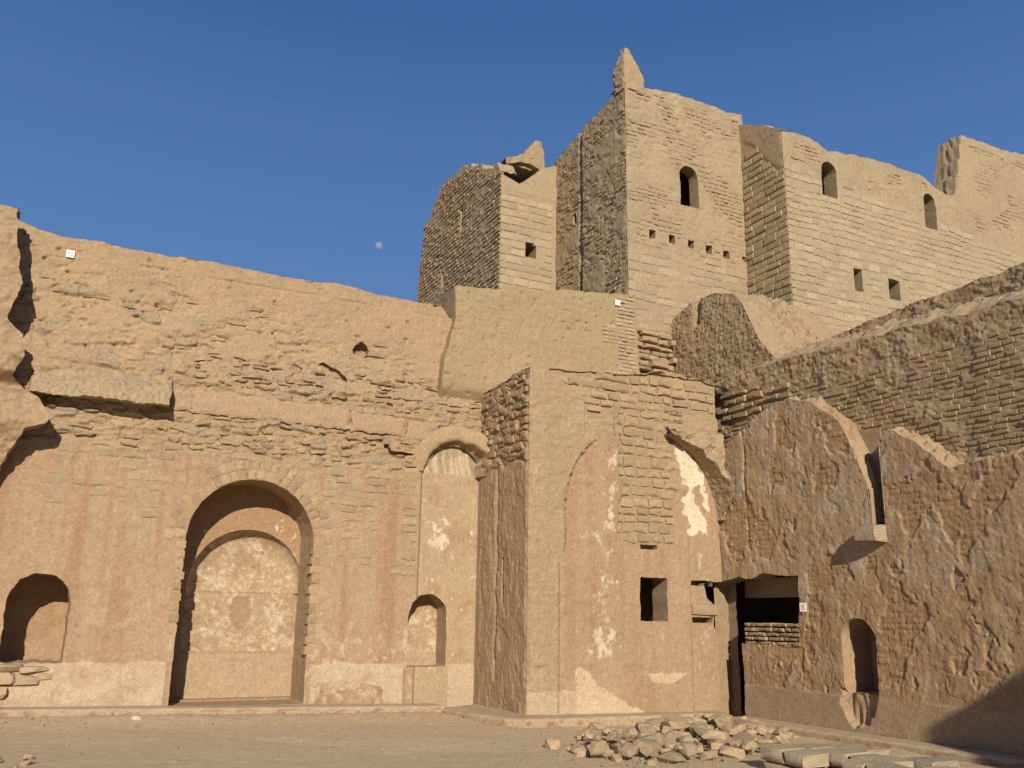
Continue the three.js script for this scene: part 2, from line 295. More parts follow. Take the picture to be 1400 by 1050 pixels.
const mH = (u, v) => {
  const Z = mZone(u, v); let h = mMacro(u, v);
  h += .018 * fbm(u * 1.3, v * 1.3, 4, 29) + .008 * fbm(u * 9, v * 9, 3, 30);
  if (Z.rub > .01) { worley(u * 2.7 + .5 * n2(u * 3, v * 3, 5), v * 6.2 + .4 * n2(u * 3, v * 3, 6), 31); const r = W_.r, e = W_.e; worley(u * 8, v * 14, 32); h += Z.rub * (.07 * (strataH(u, v, 33) - .55) + .075 * (r - .5) * ss(.0, .14, e) - .03 * (1 - ss(0, .10, e)) + .03 * (W_.r - .5) + .035 * (erode(u, v, 300) - .4)); }
  if (Z.peel > .01) { const m = ss(-.12, .15, fbm(u * 1.1, v * 1.8, 3, 34)); worley(u * 3.0 + .3 * n2(u * 2, v * 2, 7), v * 7.4 + .3 * n2(u * 2, v * 3, 8), 35); h += Z.peel * m * (.08 * (W_.r - .6) * ss(0, .08, W_.e) - .055 * (1 - ss(0, .07, W_.e)) * ss(.3, .6, W_.r) - .018 + .06 * (strataH(u, v, 36) - .5)); const ck = Math.abs(n2(u * .9, v * 4.2, 306)); h -= Z.peel * .05 * (1 - ss(.0, .05, ck)) * ss(.05, .3, n2(u * 1.6, v * 2, 307)); }
  h += Z.up * (.010 * (erode(u * .5, v, 301) - .4) + .012 * fbm(u * 3, v * 6, 3, 302)); if (Z.up > .5 && n2(u * 4.2, v * 9.5, 303) > .74) h -= .06; { const ck = Math.abs(n2(u * .55, v * 3.1 + .5 * n2(u * 2, v * 2, 309), 310)); h -= Z.up * .05 * (1 - ss(0, .022, ck)) * ss(.12, .3, n2(u * 1.3, v * 1.7, 311)); const ck2 = Math.abs(n2(u * 1.8, v * 5.5, 312)); h -= Z.up * .045 * (1 - ss(0, .035, ck2)) * ss(.08, .3, n2(u * 1.9, v * 2.1, 313) - .25 * ss(7.6, 8.4, v)); }
  if (v > 8.2) { const top = 8.92, g = Math.abs(v - (top - .30 + .02 * n2(u * 2, 1, 3))); if (u > 1.2) h -= .035 * (1 - ss(.0, .035, g)) * ss(-.2, .1, n2(u * 1.4, 5, 9) + .12); const b = (v - top + .30) > 0 ? .014 * (hash(Math.floor(u / .29), 1, 3) - .5) : 0; h += b; }
  const low = (1 - ss(4.5, 4.9, v));
  if (low > 0) {
    const st = streak(u, v); h += low * .012 * (st - .5);
    worley(u * 2.4 + .3 * n2(u * 2, v * 2, 11), v * 5.2, 37); h += low * ss(2.6, 4.6, v + fbm(u, v, 2, 38)) * (-.016 * (1 - ss(0, .10, W_.e)) + .012 * (W_.r - .5));
    if (v < 1) h += .016 * ss(-.03, .0, dadoTop(u) - v) * dado(u, v) - .03 * ss(.9, .5, v) * (1 - dado(u, v)) * ss(.1, .0, Math.abs(u - 7.75) - .45);
  }
  const cs = conchSd(u, v); if (cs < .02) h = mix(h, -.10 - .16 * ss(4.8, 5.3, v) + .012 * fbm(u * 2, v * 2, 3, 58) + .006 * n2(u * 14, v * 2, 59), ss(.02, -.03, cs));
  return h;
};
const mCol = (u, v) => {
  const Z = mZone(u, v), g = fbm(u * .9, v * 1.1, 4, 50), f = fbm(u * 7, v * 7, 3, 51);
  const st = streak(u, v); let c = mix3(PINK, RED, clamp((st - .45) * 1.9));
  c = mix3(c, [.405, .30, .175], clamp((.52 - st) * 1.5) * ss(1.6, 3.6, v + .6 * g));
  c = mix3(c, mul3(PALE, .92), .45 * ss(.14, .3, fbm(u * 2.1, v * 2.2, 4, 52)) * ss(3.2, .8, v));
  if (fbm(u * 6.5, v * 5, 3, 53) + .35 * ss(2.4, .8, v) > .5 && u > 5 && v < 3.8) c = mix3(c, PALE, .7);
  c = mix3(c, mix3(MUD, [.42, .285, .145], clamp(.5 + g * 1.5)), Z.rub);
  c = mix3(c, mix3(MUD, [.43, .285, .160], clamp(.5 + g * 1.6)), Z.up);
  if (Z.rub > .05) { worley(u * 2.7 + .5 * n2(u * 3, v * 3, 5), v * 6.2 + .4 * n2(u * 3, v * 3, 6), 31); c = mix3(c, W_.r > .82 ? GREY : mul3(MUD, .9 + .22 * W_.r), Z.rub * .6); }
  if (Z.peel > .05) { worley(u * 3.0 + .3 * n2(u * 2, v * 2, 7), v * 7.4 + .3 * n2(u * 2, v * 3, 8), 35); if (W_.r > .88) c = mix3(c, [.36, .285, .18], .75 * Z.peel); else c = mix3(c, [.445, .315, .175], Z.peel * .5); }
  if (v < 1) { const d = dado(u, v); if (d) c = mix3(mix3(PALE, PINK, clamp(.15 + 1.3 * fbm(u * 1.7, v * 3, 4, 54))), [.50, .34, .185], u < 2.4 && v > .45 ? .35 : .1); }
  const cs = conchSd(u, v);
  if (cs < 0) { c = mix3([.455, .33, .19], RED, .6 * ss(.1, .4, fbm(u * 1.6, v * 1.3, 3, 55) + .1)); if (fbm(u * 4.2, v * 4.2, 4, 57) + .55 * Math.exp(-((u - 8.0) ** 2 + (v - 3.45) ** 2) / .12) > .36) c = mix3(c, WHITE, clamp((fbm(u * 4.2, v * 4.2, 4, 57) + .5 * fbm(u * 13, v * 13, 2, 58) + .55 * Math.exp(-((u - 8.0) ** 2 + (v - 3.45) ** 2) / .12) - .36) * 5)); if (v > 4.86) { const q = n2(u * 11, v * .6, 94) + .4 * n2(u * 25, v * 1.5, 95); c = q > .22 ? [.53, .42, .27] : q < -.2 ? [.33, .245, .15] : [.43, .325, .19]; } if (v < .72 && dado(u, v)) c = mix3(PALE, PINK, .2); }
  return mul3(c, 1 + .10 * f + .05 * g);
};
part('wall_face', sheet({ u: [-4, 8.95], v: [-.5, 9.4], s: .025, place: onZ(zM), h: mH, col: mCol, keep: (u, v) => { let k = mTop(u) - v; for (const f of mOpen) k = Math.min(k, f(u, v)); return k; } }), wallMat, apse);
part('wall_top', cap([-4, 8.6], .05, mTop, onZ(zM), mH, 1.1, (u, b) => mul3(MUD, .95 + .1 * n2(u * 3, b * 3, 2)), { bump: .12 }), wallMat, apse);
part('wall_back', new THREE.BoxGeometry(13, 9.2, .1).translate(2.4, 4.0, zM - 2.6), plainMat(MUD), apse);
// large niche
const backZ = (u, v) => .012 * fbm(u * 2, v * 2, 3, 60);
const flake = (u, v) => {   // flaking whitewash over brown plaster
  let c = mix3([.45, .315, .18], [.40, .255, .14], clamp(.5 + 1.6 * fbm(u * 1.5, v * 1.5, 3, 61)));
  const w = .6 * fbm(u * 2.6, v * 2.6, 4, 62) + .55 * fbm(u * 9, v * 9, 3, 63) + .35 * n2(u * 24, v * 24, 59) * .6 + (v > .95 ? .02 : -.3) - .25 * ss(3.2, 3.6, v);
  c = mix3(c, [.53, .40, .24], .6 * ss(-.12, .1, w)); if (w > .08) c = mix3(c, WHITE, clamp((w - .08) * 3.2) * .9);
  const br = .7 * fbm(u * 2.6, v * 2.6, 3, 64) + .6 * fbm(u * 9, v * 9, 2, 65); if (br > .3 && v > .9) c = mix3(c, [.37, .225, .120], clamp((br - .3) * 8));
  const blot = Math.hypot((u - 4.0) / .24, (v - 1.74) / .34); if (blot < 1 + .25 * fbm(u * 6, v * 6, 2, 66)) c = mix3(c, [.38, .235, .128], .85);
  if (v < .9) c = mix3(c, [.48, .345, .205], .8);
  return mul3(c, 1 + .10 * fbm(u * 8, v * 8, 3, 67));
};
const revCol = (u, v, h) => mul3(mix3(PINK, MUD2, clamp(.5 + fbm(u * 2 + h * 3, v * 2, 3, 68))), 1);
const innerArch = dense(archPoly(2.82, 5.20, .02, 3.44, 36), .05, .012, 14), innerSd = sdf(innerArch);
{
  const D = 1.05, sd = sdf(nicheMain), bd = (u, v) => backZ(u, v);
  const n = part('niche', rim(nicheMain, onZ(zM), mH, D, revCol, { nd: 26, rough: .02 }), wallMat, apse, 'large arched niche with a flaking whitewashed conch');
  part('back_wall', sheet({ u: [2.5, 5.3], v: [-.1, 4.45], s: .022, place: onZ(zM - D), h: bd, col: (u, v) => { let c = mix3([.40, .245, .130], RED, clamp(.4 + fbm(u * 2, v * 2, 3, 69))); if (fbm(u * 3.6, v * 2.6, 4, 71) + .25 * (u > 4.5 ? 1 : 0) > .42) c = mix3(c, WHITE, .75); return mul3(c, 1 + .08 * fbm(u * 8, v * 8, 2, 70)); }, keep: (u, v) => Math.min(-sd(u, v) + .03, innerSd(u, v)) }), wallMat, n);
  // the inner conch: a recess that is deepest at its springing line and closes to a half dome
  const D2 = .42, dep = (u, v) => { const cx = 4.01, R = 1.19, sp = 2.25; if (v < 2.14) return D2 * .72; const r = clamp(Math.hypot(u - cx, Math.max(0, v - sp)) / R); return D2 * Math.sqrt(Math.max(0, 1 - Math.pow(r, 6))) * .85 + .06; };
  part('conch', sheet({ u: [2.78, 5.24], v: [0, 3.5], s: .02, place: onZ(zM - D), h: (u, v) => -dep(u, v) + .012 * fbm(u * 3, v * 3, 3, 72) + .035 * Math.exp(-(((v - 2.16) / .022) ** 2)), col: flake, keep: (u, v) => -innerSd(u, v) + .004 }), wallMat, n);
  part('conch_edge', rim(innerArch, onZ(zM - D), backZ, D2 * .9, revCol, { nd: 6, rough: .004 }), wallMat, n);
  // voussoirs: two rings of mud bricks
  const cx = 3.84, sp = 3.10, vm = tones([.425, .30, .165], 5, .13), list = [];
  for (let ring = 0; ring < 2; ring++) { const r0 = 1.285 + ring * .205, nb = ring ? 27 : 24; for (let k = 0; k < nb; k++) { const a = Math.PI * (k + .5) / nb - .02 + .04 * hash(k, ring, 7), r = r0 + .095 + .012 * (hash(k, ring, 9) - .5), x = cx + r * Math.cos(a), y = sp + r * Math.sin(a); list.push({ p: [x, y, zM + mMacro(x, y) + .006 + .016 * hash(k, ring, 4)], w: .205, h: Math.PI * r / nb * (.92 + .07 * hash(k, ring, 2)), d: .3, ry: 0, rz: a + .05 * (hash(k, ring, 3) - .5), score: 1 }); } }
  for (let k = 0; k < 15; k++) for (const s of [-1, 1]) { const y = 3.0 - k * .2, x = cx + s * (1.33 + .02 * hash(k, s, 1)) ; if (y > .8 && (s > 0 || k < 9)) list.push({ p: [x, y, zM + .010 + .012 * hash(k, s, 4)], w: .15 + .08 * hash(k, s, 6), h: .165, d: .25, ry: 0, rz: .04 * (hash(k, s, 3) - .5), score: 1 }); }
  layBlocks('brick', apse, list, BRICKS, vm);
}
inset('niche', apse, nicheLeft, onZ(zM), mH, 1.15, { revCol, backH: (u, v) => .03 * fbm(u * 2, v * 2, 3, 73), backCol: (u, v) => mul3(mix3(RED, PINK, clamp(.5 + 1.6 * fbm(u * 2, v * 2, 3, 74))), 1), label: 'small deep arched niche with a rubble sill' });
inset('niche', apse, nicheRight, onZ(zM), mH, .66, { s: .02, revCol, backCol: flake, label: 'small arched niche with flaking plaster at its back' });
for (const [p, d] of [[hole, .5], [cavity, .3], [cavity2, .25], [cavity3, .25]]) inset('hole', apse, p, onZ(zM), mH, d, { s: .05, rough: .05, revCol: () => MUD2, backH: (u, v) => .15 * fbm(u * 6, v * 6, 2, 75) });
// coursed stones that show where the plaster has gone
{
  const m = tones([.415, .305, .170], 6, .10), free = (u, v, a, b) => mOpen.every(f => f(u, v) > .12) && Math.hypot(u - 3.84, Math.max(0, v - 3.1)) > 1.85 && conchSd(u, v) > .1;
  layBlocks('stone', apse, [
    ...courses({ u: [-.4, 2.5], v: [3.3, 4.95], ch: [.13, .22], cw: [.25, .6], inside: (u, v) => mStonesL(u, v) && free(u, v) && streak(u, v) < .66, place: onZ(zM), ry: 0, hf: mMacro, proud: [-.004, .02], joint: .03, seed: 2, tilt: .05, hvar: .75 }),
    ...courses({ u: [5.2, 7.4], v: [2.2, 5.0], ch: [.13, .22], cw: [.22, .5], inside: (u, v) => mStonesR(u, v) && free(u, v) && streak(u, v) < .66, place: onZ(zM), ry: 0, hf: mMacro, proud: [-.004, .026], joint: .03, seed: 3, tilt: .05, hvar: .75 })], ROUGH, m);
  const m2 = tones([.40, .29, .16], 6, .14);
  layBlocks('rubble_block', apse, [
    ...courses({ u: [-.2, 8.8], v: [4.85, 5.6], ch: [.07, .2], cw: [.14, .5], inside: (u, v) => free(u, v) && n2(u * 1.9, v * 4, 77) > -.12 && mOpen[6](u, v) > .14, place: onZ(zM), ry: 0, hf: mMacro, proud: [-.02, .06], depth: .25, seed: 4, wave: .12, tilt: .14, hvar: .55 }),
    ...courses({ u: [2.4, 8.9], v: [6.15, 6.95], ch: [.07, .17], cw: [.14, .5], inside: (u, v) => mOpen.every(f => f(u, v) > .12) && n2(u * 2.1, v * 4, 78) > -.12 && (u < 7.4 || v < 6.9), place: onZ(zM), ry: 0, hf: mMacro, proud: [-.03, .06], depth: .25, seed: 5, wave: .12, tilt: .16, hvar: .5 }),
    ...courses({ u: [-.6, 7.6], v: [6.95, 8.1], ch: [.09, .17], cw: [.2, .6], inside: (u, v) => mOpen.every(f => f(u, v) > .14) && mZone(u, v).peel > .3 && n2(u * 1.4, v * 2.6, 79) > .02, place: onZ(zM), ry: 0, hf: (u, v) => mMacro(u, v) - .02, proud: [-.02, .022], depth: .2, seed: 6, wave: .1, tilt: .09, hvar: .6 })], RUB, m2);
}
// pink plaster band below the rubble and the blocks that end it
for (const [a, b, c, d, k] of [[2.05, 2.42, 5.66, 6.06, .02], [2.45, 5.72, 5.62, 6.08, .03], [5.76, 7.0, 5.60, 6.02, .045], [7.05, 7.62, 5.56, 5.96, .02]]) {
  const p = dense(rectPoly(a, b, c, d), .05, .09, Math.round(a * 10)), sd = sdf(p), hf = (u, v) => k + .012 * fbm(u * 2, v * 3, 3, 80) - .02 * ss(-.05, 0, sd(u, v));
  const o = part('plaster_band', rim(p, onZ(zM), hf, .12, () => PINK, { nd: 3 }), wallMat, apse);
  part('band_face', sheet({ u: [a - .05, b + .05], v: [c - .05, d + .05], s: .03, place: onZ(zM), h: hf, col: (u, v) => mul3(mix3([.44, .29, .168], [.43, .305, .18], clamp(.5 + fbm(u * 1.5, v * 3, 3, 81))), 1 + .06 * fbm(u * 6, v * 6, 2, 82)), keep: (u, v) => -sd(u, v) }), wallMat, o);
}
// jutting rock slab under the left end of the upper wall
{
  const prof = [[0, 0], [.2, -.03], [.42, -.10], [.62, -.28]];
  const g = param(170, 70, (a, b) => {
    const u = mix(-.55, 2.02, a), e = Math.min(ss(0, .03, a), ss(1, .985, a)); const low = 5.62 - .02 * n2(u, 2, 3) + .08 * ss(-.5, .6, u) * 0, th = mix(.30, .42, ss(0, .6, a)) ;
    const jut = (.48 + .12 * fbm(u * 1.4, 3, 3, 83) - .18 * ss(.6, 0, a) ) * e; const ang = b * Math.PI; // 0 = underside root, 1 = top root
    let z, y; if (b < .4) { z = jut * (b / .4); y = low + .05 * (1 - b / .4) + .03 * fbm(u * 3, b * 4, 3, 84); } else if (b < .65) { const t = (b - .4) / .25; z = jut - .12 * t; y = low + th * t * .85; } else { const t = (b - .65) / .35; z = jut * (1 - t) - .12 * (1 - t) - .25 * t; y = low + th * .85 + t * (.42 + .10 * fbm(u * 2, 8, 2, 85)); }
    const rg = .05 * fbm(u * 2.2, b * 5, 4, 86) + .025 * n2(u * 11, b * 16, 89); return [u + .06 * n2(b * 5, 1, 3) * (a > .9 ? 1 : 0), y + rg * .8, zM + z + rg];
  }, (a, b) => mul3(mix3(MUD, STONE, clamp(.5 + fbm(a * 8, b * 3, 3, 87))), 1 + .08 * n2(a * 40, b * 20, 88)), 2.2, 1);
  part('rock_slab', g, wallMat, apse, 'long flat rock slab jutting from the wall');
}
// hood of the broken half dome beside the pier
{
  const cx = 8.30, R = .93, path = a => { const t = a * Math.PI, x = cx - R * Math.cos(t), y = 4.86 + .93 * Math.sin(t); const f = ss(.45, 1, a); return [Math.min(x, mix(9.3, 8.98, f)), y - .05 * f, zM - .11 + .55 * f]; };
  const c1 = (a, b) => mul3([.43, .305, .165], 1 + .12 * fbm(a * 9, b * 4, 3, 90));
  const g1 = param(70, 22, (a, b) => { const p = path(a), t = a * Math.PI, q = b * Math.PI * 2, sg = x => Math.sign(x) * Math.pow(Math.abs(x), .55), tp = 1 - .75 * ss(.88, 1, a) - .25 * ss(.08, 0, a), w = (.19 + .05 * fbm(a * 8, b * 3, 2, 91)) * tp, o = w * sg(Math.cos(q)), z = (.11 + .17 * a) * sg(Math.sin(q)), n = .035 * fbm(a * 14, b * 6, 4, 92); return [p[0] - (o + n) * Math.cos(t), p[1] + (o + n) * Math.sin(t), p[2] + z]; }, c1, 2.4, .8);
  const hood = part('arch_hood', g1, wallMat, apse, 'broken plastered arch hood of a ruined half dome');
  part('hood_lining', param(60, 14, (a, b) => { const p = path(a), t = a * Math.PI; const k = mix(1, .90, b * b), n = .01 * fbm(a * 12, b * 5, 3, 93); return [cx + (p[0] - cx) * (k - .18) + n, 4.86 + (p[1] - 4.86) * (k - .18), mix(p[2], zM - .16, b)]; }, (a, b) => { const s = n2(a * 26, b * .8, 94); return s > .25 ? [.56, .43, .26] : s < -.25 ? [.27, .195, .115] : [.40, .295, .17]; }, 2, .8), wallMat, hood);
}

// ------------------------------------------------------------------ pier wall: shaded side (faces -X at x = 8.9) and sunlit front (faces +Z at z = -16.65)
const xP = 8.9, zB = -16.65, xR = 13.9;
const pier = thing('nave_wall', 'projecting plastered wall with square window and broken vault spring on its right', 'wall');
const bTop = profile([[8.9, 6.92], [9.6, 6.95], [10.4, 7.02], [11.2, 7.08], [12.4, 7.22], [13.6, 7.20], [14.3, 7.1]], .05, 15), lTop = profile([[-19.2, 6.78], [-18.6, 6.82], [-17.6, 6.9], [-16.65, 6.92]], .03, 16);
const bWin = dense(rectPoly(11.65, 12.37, 1.68, 2.60), .05, .03, 17), bSlot = dense(rectPoly(11.68, 12.13, 3.20, 3.30), .05, .02, 18);
const bSlot2 = dense(rectPoly(13.02, 13.62, 2.46, 2.58), .05, .02, 19), bSlot3 = dense(rectPoly(13.02, 13.60, 1.66, 1.78), .05, .02, 20);
const bDoor = dense([[13.72, -.8], [13.72, .3], [13.74, 1.25], [13.62, 1.6], [13.66, 2.05], [13.45, 2.2], [13.38, 2.50], [13.62, 2.56], [14.3, 2.56], [14.3, -.8]], .06, .03, 21);
const bOpen = [bWin, bSlot, bSlot2, bSlot3, bDoor].map(sdf);
const edgeF = (u, e, w = .10) => ss(0, w, Math.abs(u - e));
const lun = (u, v) => { const d = Math.hypot((u - 11.85) / 2.05, Math.max(0, v - 3.9) / 2.02); return d - 1; };          // outline of the lost vault
const bStones = (u, v) => { const wob = .15 * fbm(u * 2, v * 2, 3, 101); if (v > 6.35 + .5 * ss(10.6, 9.2, u) + wob && u > 9.3) return 1; if (u > 11.15 + wob && u < 12.95 && v > 3.3 && v < 6.3) { return u > 12.6 && v < 4.2 + wob ? 0 : 1; } if (u > 10.3 && u < 11.1 && v > 5.6 + wob) return 1; return 0; };
const bMacro = (u, v) => { const L = lun(u, v); return -.05 * ss(.02, -.02, L) * ss(10.9, 10.2, u) * ss(2.6, 3.4, v) - (v < 2.83 && u < 9.65 && u > 8.6 ? -.05 * ss(9.66, 9.60, u) : 0); };
const whiteAt = (u, v) => { if (!(lun(u, v) < 0 || u > 12.8)) return 0; const wb = Math.exp(-(((u - 10.95 + .08 * n2(v, 3, 4)) / .22) ** 2)) * ss(3.2, 3.6, v) * ss(5.75, 5.2, v) * .42 + Math.exp(-(((u - 10.85) / .42) ** 2)) * ss(.8, 1.2, v) * ss(3.6, 2.6, v) * .30 + Math.exp(-(((u - 10.55) / .25) ** 2) - ((v - 3.4) / .5) ** 2) * .3 + Math.exp(-(((u - 10.6) / .22) ** 2) - ((v - 1.15) / .4) ** 2) * .42 + Math.exp(-(((u - 13.3) / .3) ** 2) - ((v - 1.3) / .5) ** 2) * .30 + Math.exp(-(((u - 13.1) / .4) ** 2) - ((v - 2.95) / .25) ** 2) * .25; return clamp((.75 * fbm(u * 4.6, v * 3.0, 4, 114) + .5 * fbm(u * 14, v * 10, 3, 115) + wb - .40) * 4.5); };
const bH = (u, v) => {
  const e = edgeF(u, 8.9); let h = bMacro(u, v) * ss(8.9, 8.95, u);
  h += e * (.016 * fbm(u * 1.4, v * 1.4, 4, 102) + .010 * fbm(u * 8, v * 10, 3, 103));
  const L = lun(u, v); if (Math.abs(L) < .06 && u < 10.75 && v > 3.9) h -= .09 * ss(10.75, 10.3, u) * (1 - ss(.0, .028, Math.abs(L + .005))) * ss(-.25, .15, n2(u * 9, v * 9, 12) + .2);
  const m = u > 9.4 ? ss(.2, .6, bStonesSoft(u, v)) : 0;
  if (m > 0) h -= .055 * m - .02 * m * fbm(u * 9, v * 9, 2, 8);
  h += e * (.014 * strataH(u, v, 104) * ss(4, 6, v) + (L > -.02 || u < 9.8 ? weather(u, v, 400) + .35 * brickH(u, v, 401, .34, .15, .04) * ss(-.1, .2, fbm(u * .9, v * .7, 3, 402)) : .4 * weather(u, v, 403)) + .006 * whiteAt(u, v));
  if (u > 12.4 && v < 3.6) { h += .03 * (ss(12.62, 12.66, u) - ss(12.96, 13.0, u)); }
  worley(u * 3, v * 6, 105); h += e * .008 * (W_.r - .5) * ss(9.8, 9, u);
  if (paleLow(u, v) > 0) h += .012;
  return h;
};
const bStonesSoft = (u, v) => bStones(u, v);
const sdA = sdf(dense([[10.06, -.4], [10.06, .72], [10.35, .70], [10.55, .40], [11.0, .18], [11.35, -.02], [11.7, -.15], [11.7, -.4]], .07, .08, 106)), sdBp = sdf(dense([[11.75, .58], [12.2, .62], [12.82, .60], [12.7, .50], [12.35, .36], [12.0, .42]], .06, .06, 107));
const paleLow = (u, v) => Math.max(-sdA(u, v), -sdBp(u, v));
const whiteLun = sdf(dense([[12.78, 5.95], [13.1, 5.5], [13.42, 4.9], [13.60, 4.35], [13.55, 4.1], [13.42, 4.45], [13.3, 4.75], [13.12, 4.55], [13.28, 4.25], [13.55, 3.9], [13.5, 3.55], [13.3, 3.62], [13.0, 3.52], [13.05, 3.8], [12.88, 4.0], [12.92, 4.4], [13.0, 4.62], [12.88, 4.95], [12.72, 5.4]], .05, .2, 108));
const bCol = (u, v) => {
  const g = fbm(u * .9, v * .9, 4, 110), f = fbm(u * 7, v * 7, 3, 111), L = lun(u, v);
  let c = mix3([.405, .285, .155], PINK, clamp(.45 + g * 1.4 + ss(3, 1, v) * .5));
  const st = clamp(.5 + 1.6 * (fbm(u * 2.3, v * .12, 3, 112) + .3 * n2(u * 7, v * .3, 113)));
  if (L < 0) c = mix3(c, RED, .65 * clamp((st - .45) * 2)); else c = mix3(c, [.40, .295, .165], .5);
  if (bStones(u, v)) c = mix3(c, [.40, .29, .165], .8);
  if (Math.abs(u - 11.85) < .08 && v > 2.7 && v < 3.5) c = mix3(c, RED, .6);
  const wh = whiteAt(u, v); if (wh > 0) c = mix3(c, WHITE, wh * .9);
  if (whiteLun(u, v) < 0) c = mix3([.76, .66, .48], [.68, .55, .36], clamp(.5 + fbm(u * 4, v * 4, 3, 116)));
  if (u > 12.62 && u < 13 && v < 3.4) c = mix3(c, PINK, .5);
  if (paleLow(u, v) > 0) c = mix3(PALE, [.60, .44, .26], clamp(.5 + fbm(u * 2, v * 3, 3, 117)));
  if (v < .3 + .08 * fbm(u * 4, 2, 3, 119) && u < 10.1) c = mix3(c, PALE, .6);
  return mul3(c, (1 + .08 * f) * stain(u, v, 410));
};
part('front_face', sheet({ u: [8.9, 13.95], v: [-.7, 7.5], s: .022, place: onZc(zB, 8.9, 500), h: bH, col: bCol, keep: (u, v) => { let k = bTop(u) - v; for (const f of bOpen) k = Math.min(k, f(u, v)); return k; } }), wallMat, pier);
const pH = (u, v) => { const e = edgeF(u, zB, .08) * ss(-19, -18.9, u); worley(u * 3.2, v * 7.5 + .3 * n2(u * 2, v * 2, 5), 120); const r = W_.r, ed = W_.e, hi = ss(4.7, 5.1, v), vr = n2(u * 7, v * .8, 121) + .5 * n2(u * 15, v * 1.6, 122); return e * (.02 * fbm(u * 1.5, v * 1.5, 3, 123) + hi * (.09 * (r - .5) * ss(0, .12, ed) - .03 * (1 - ss(0, .12, ed))) + (1 - hi) * (.004 * vr + .014 * ss(-.02, .02, fbm(u * 1.6, v * .8, 4, 124)) + .010 * ss(-.02, .02, fbm(u * 3.5, v * 1.9, 4, 134) - .05) + .016 * (erode(u, v * .7, 125) - .4)) - (1 - hi) * .05 * Math.exp(-(((u + 18.1 + .05 * n2(v * 1.3, 2, 4)) / .06) ** 2)) * ss(.3, 1, v)); };
const pSlot = dense(rectPoly(-17.83, -17.72, 2.0, 2.95), .05, .01, 127), pSd = sdf(pSlot);
const pCol = (u, v) => mul3(mix3([.405, .275, .155], [.385, .27, .155], clamp(.5 + 1.2 * fbm(u * 1.2, v * .6, 4, 126))), 1 + .12 * fbm(u * 8, v * 8, 3, 128));
part('side_face', sheet({ u: [-19.2, zB], v: [-.7, 7.1], s: .022, place: onXc(xP, zB, 500), h: pH, col: pCol, keep: (u, v) => Math.min(lTop(u) - v, pSd(u, v)) }), wallMat, pier);
inset('slot', pier, pSlot, onX(xP), pH, .3, { s: .05, revCol: () => BROWN });
part('wall_top', param(60, 30, (a, b) => { const x = mix(8.9, 14.4, a), z = mix(zB, -19.4, b), w = ss(0, .2, b); return [x, mix(bTop(x) - .002, mix(lTop(z), 7.05 + .25 * ss(12, 14, x) + .5 * ss(.5, 1, b) * ss(11, 13.5, x), ss(0, .3, a)), w * ss(0, .02, a) + (1 - ss(0, .02, a)) * ss(0, .06, b)) + .06 * Math.sin(b * Math.PI) * fbm(x * 2, z * 2, 3, 129), z]; }, (a, b) => mul3(MUD, .95 + .15 * n2(a * 20, b * 12, 130)), 4.4, 2.2), wallMat, pier);
inset('window', pier, bWin, onZ(zB), bH, .55, { open: true, s: .04, revCol: (u, v) => mul3(MUD2, 1 + .2 * fbm(u * 5, v * 5, 3, 131)), label: 'square window hole with a rough stone reveal' });
chamber(pier, 11.2, 12.75, 1.35, 2.95, zB - .08, zB - 2.2);
for (const [p, d] of [[bSlot, .3], [bSlot2, .3], [bSlot3, .35]]) inset('slot', pier, p, onZ(zB), bH, d, { s: .05, revCol: () => MUD2 });
part('door_jamb', rim(bDoor, onZ(zB), bH, .9, () => mul3(MUD2, .9), { nd: 8, rough: .02 }), wallMat, pier);
{ // stone lintel beam beside the door
  const lb = part('lintel', unitBlocks(1, { irr: .12, cham: .1, bulge: .3, seed: 31 })[0], plainMat([.40, .29, .165]), pier); lb.position.set(13.32, 1.95, zB + .10); lb.scale.set(.78, .28, .4); lb.rotation.z = -.04;
}
{
  const m = tones([.42, .30, .165], 6, .12), far = (u, v, w) => bOpen.every(f => f(u, v) > .10) && lun(u, v) < .3;
  layBlocks('stone', pier, [
    ...courses({ u: [9.35, 13.9], v: [6.1, 7.12], ch: [.17, .28], cw: [.26, .6], inside: (u, v, a, b) => bStones(u, v) === 1 && v + b * .6 < bTop(u) && bOpen.every(f => f(u, v) > .10) && v > 6.2, place: onZ(zB), ry: 0, proud: [-.03, .012], depth: .3, joint: .022, wave: .07, seed: 11, tilt: .06, hvar: .84 }),
    ...courses({ u: [11.05, 13.0], v: [3.3, 6.25], ch: [.16, .27], cw: [.24, .44], inside: (u, v, a) => bStones(u, v) === 1 && far(u, v) && whiteLun(u, v) > .12, place: onZ(zB), ry: 0, proud: [-.028, .0], depth: .3, joint: .02, wave: .06, seed: 12, tilt: .05, hvar: .86 })], ROUGH, m);
  const m3 = tones([.39, .277, .157], 5, .12);
  layBlocks('stone', pier, courses({ u: [-18.9, -16.72], v: [5.0, 6.8], ch: [.12, .22], cw: [.2, .42], inside: (u, v, a, b) => v + b < lTop(u) && u - a > -18.95 && u + a < -16.68 && n2(u * 3, v * 4, 133) > -.3, place: onX(xP), ry: -Math.PI / 2, proud: [-.01, .06], depth: .25, joint: .02, wave: .06, seed: 13, tilt: .08, hvar: .75 }), ROUGH, m3);
  layBlocks('rubble_block', pier, courses({ u: [12.9, 14.6], v: [7.05, 7.62], ch: [.09, .17], cw: [.2, .5], inside: (u, v, a) => v < 7.62 - .25 * Math.abs(u - 13.6), place: onZ(-17.4), ry: 0, proud: [-.1, .2], depth: .5, wave: .06, seed: 14 }), ROUGH, m);
}
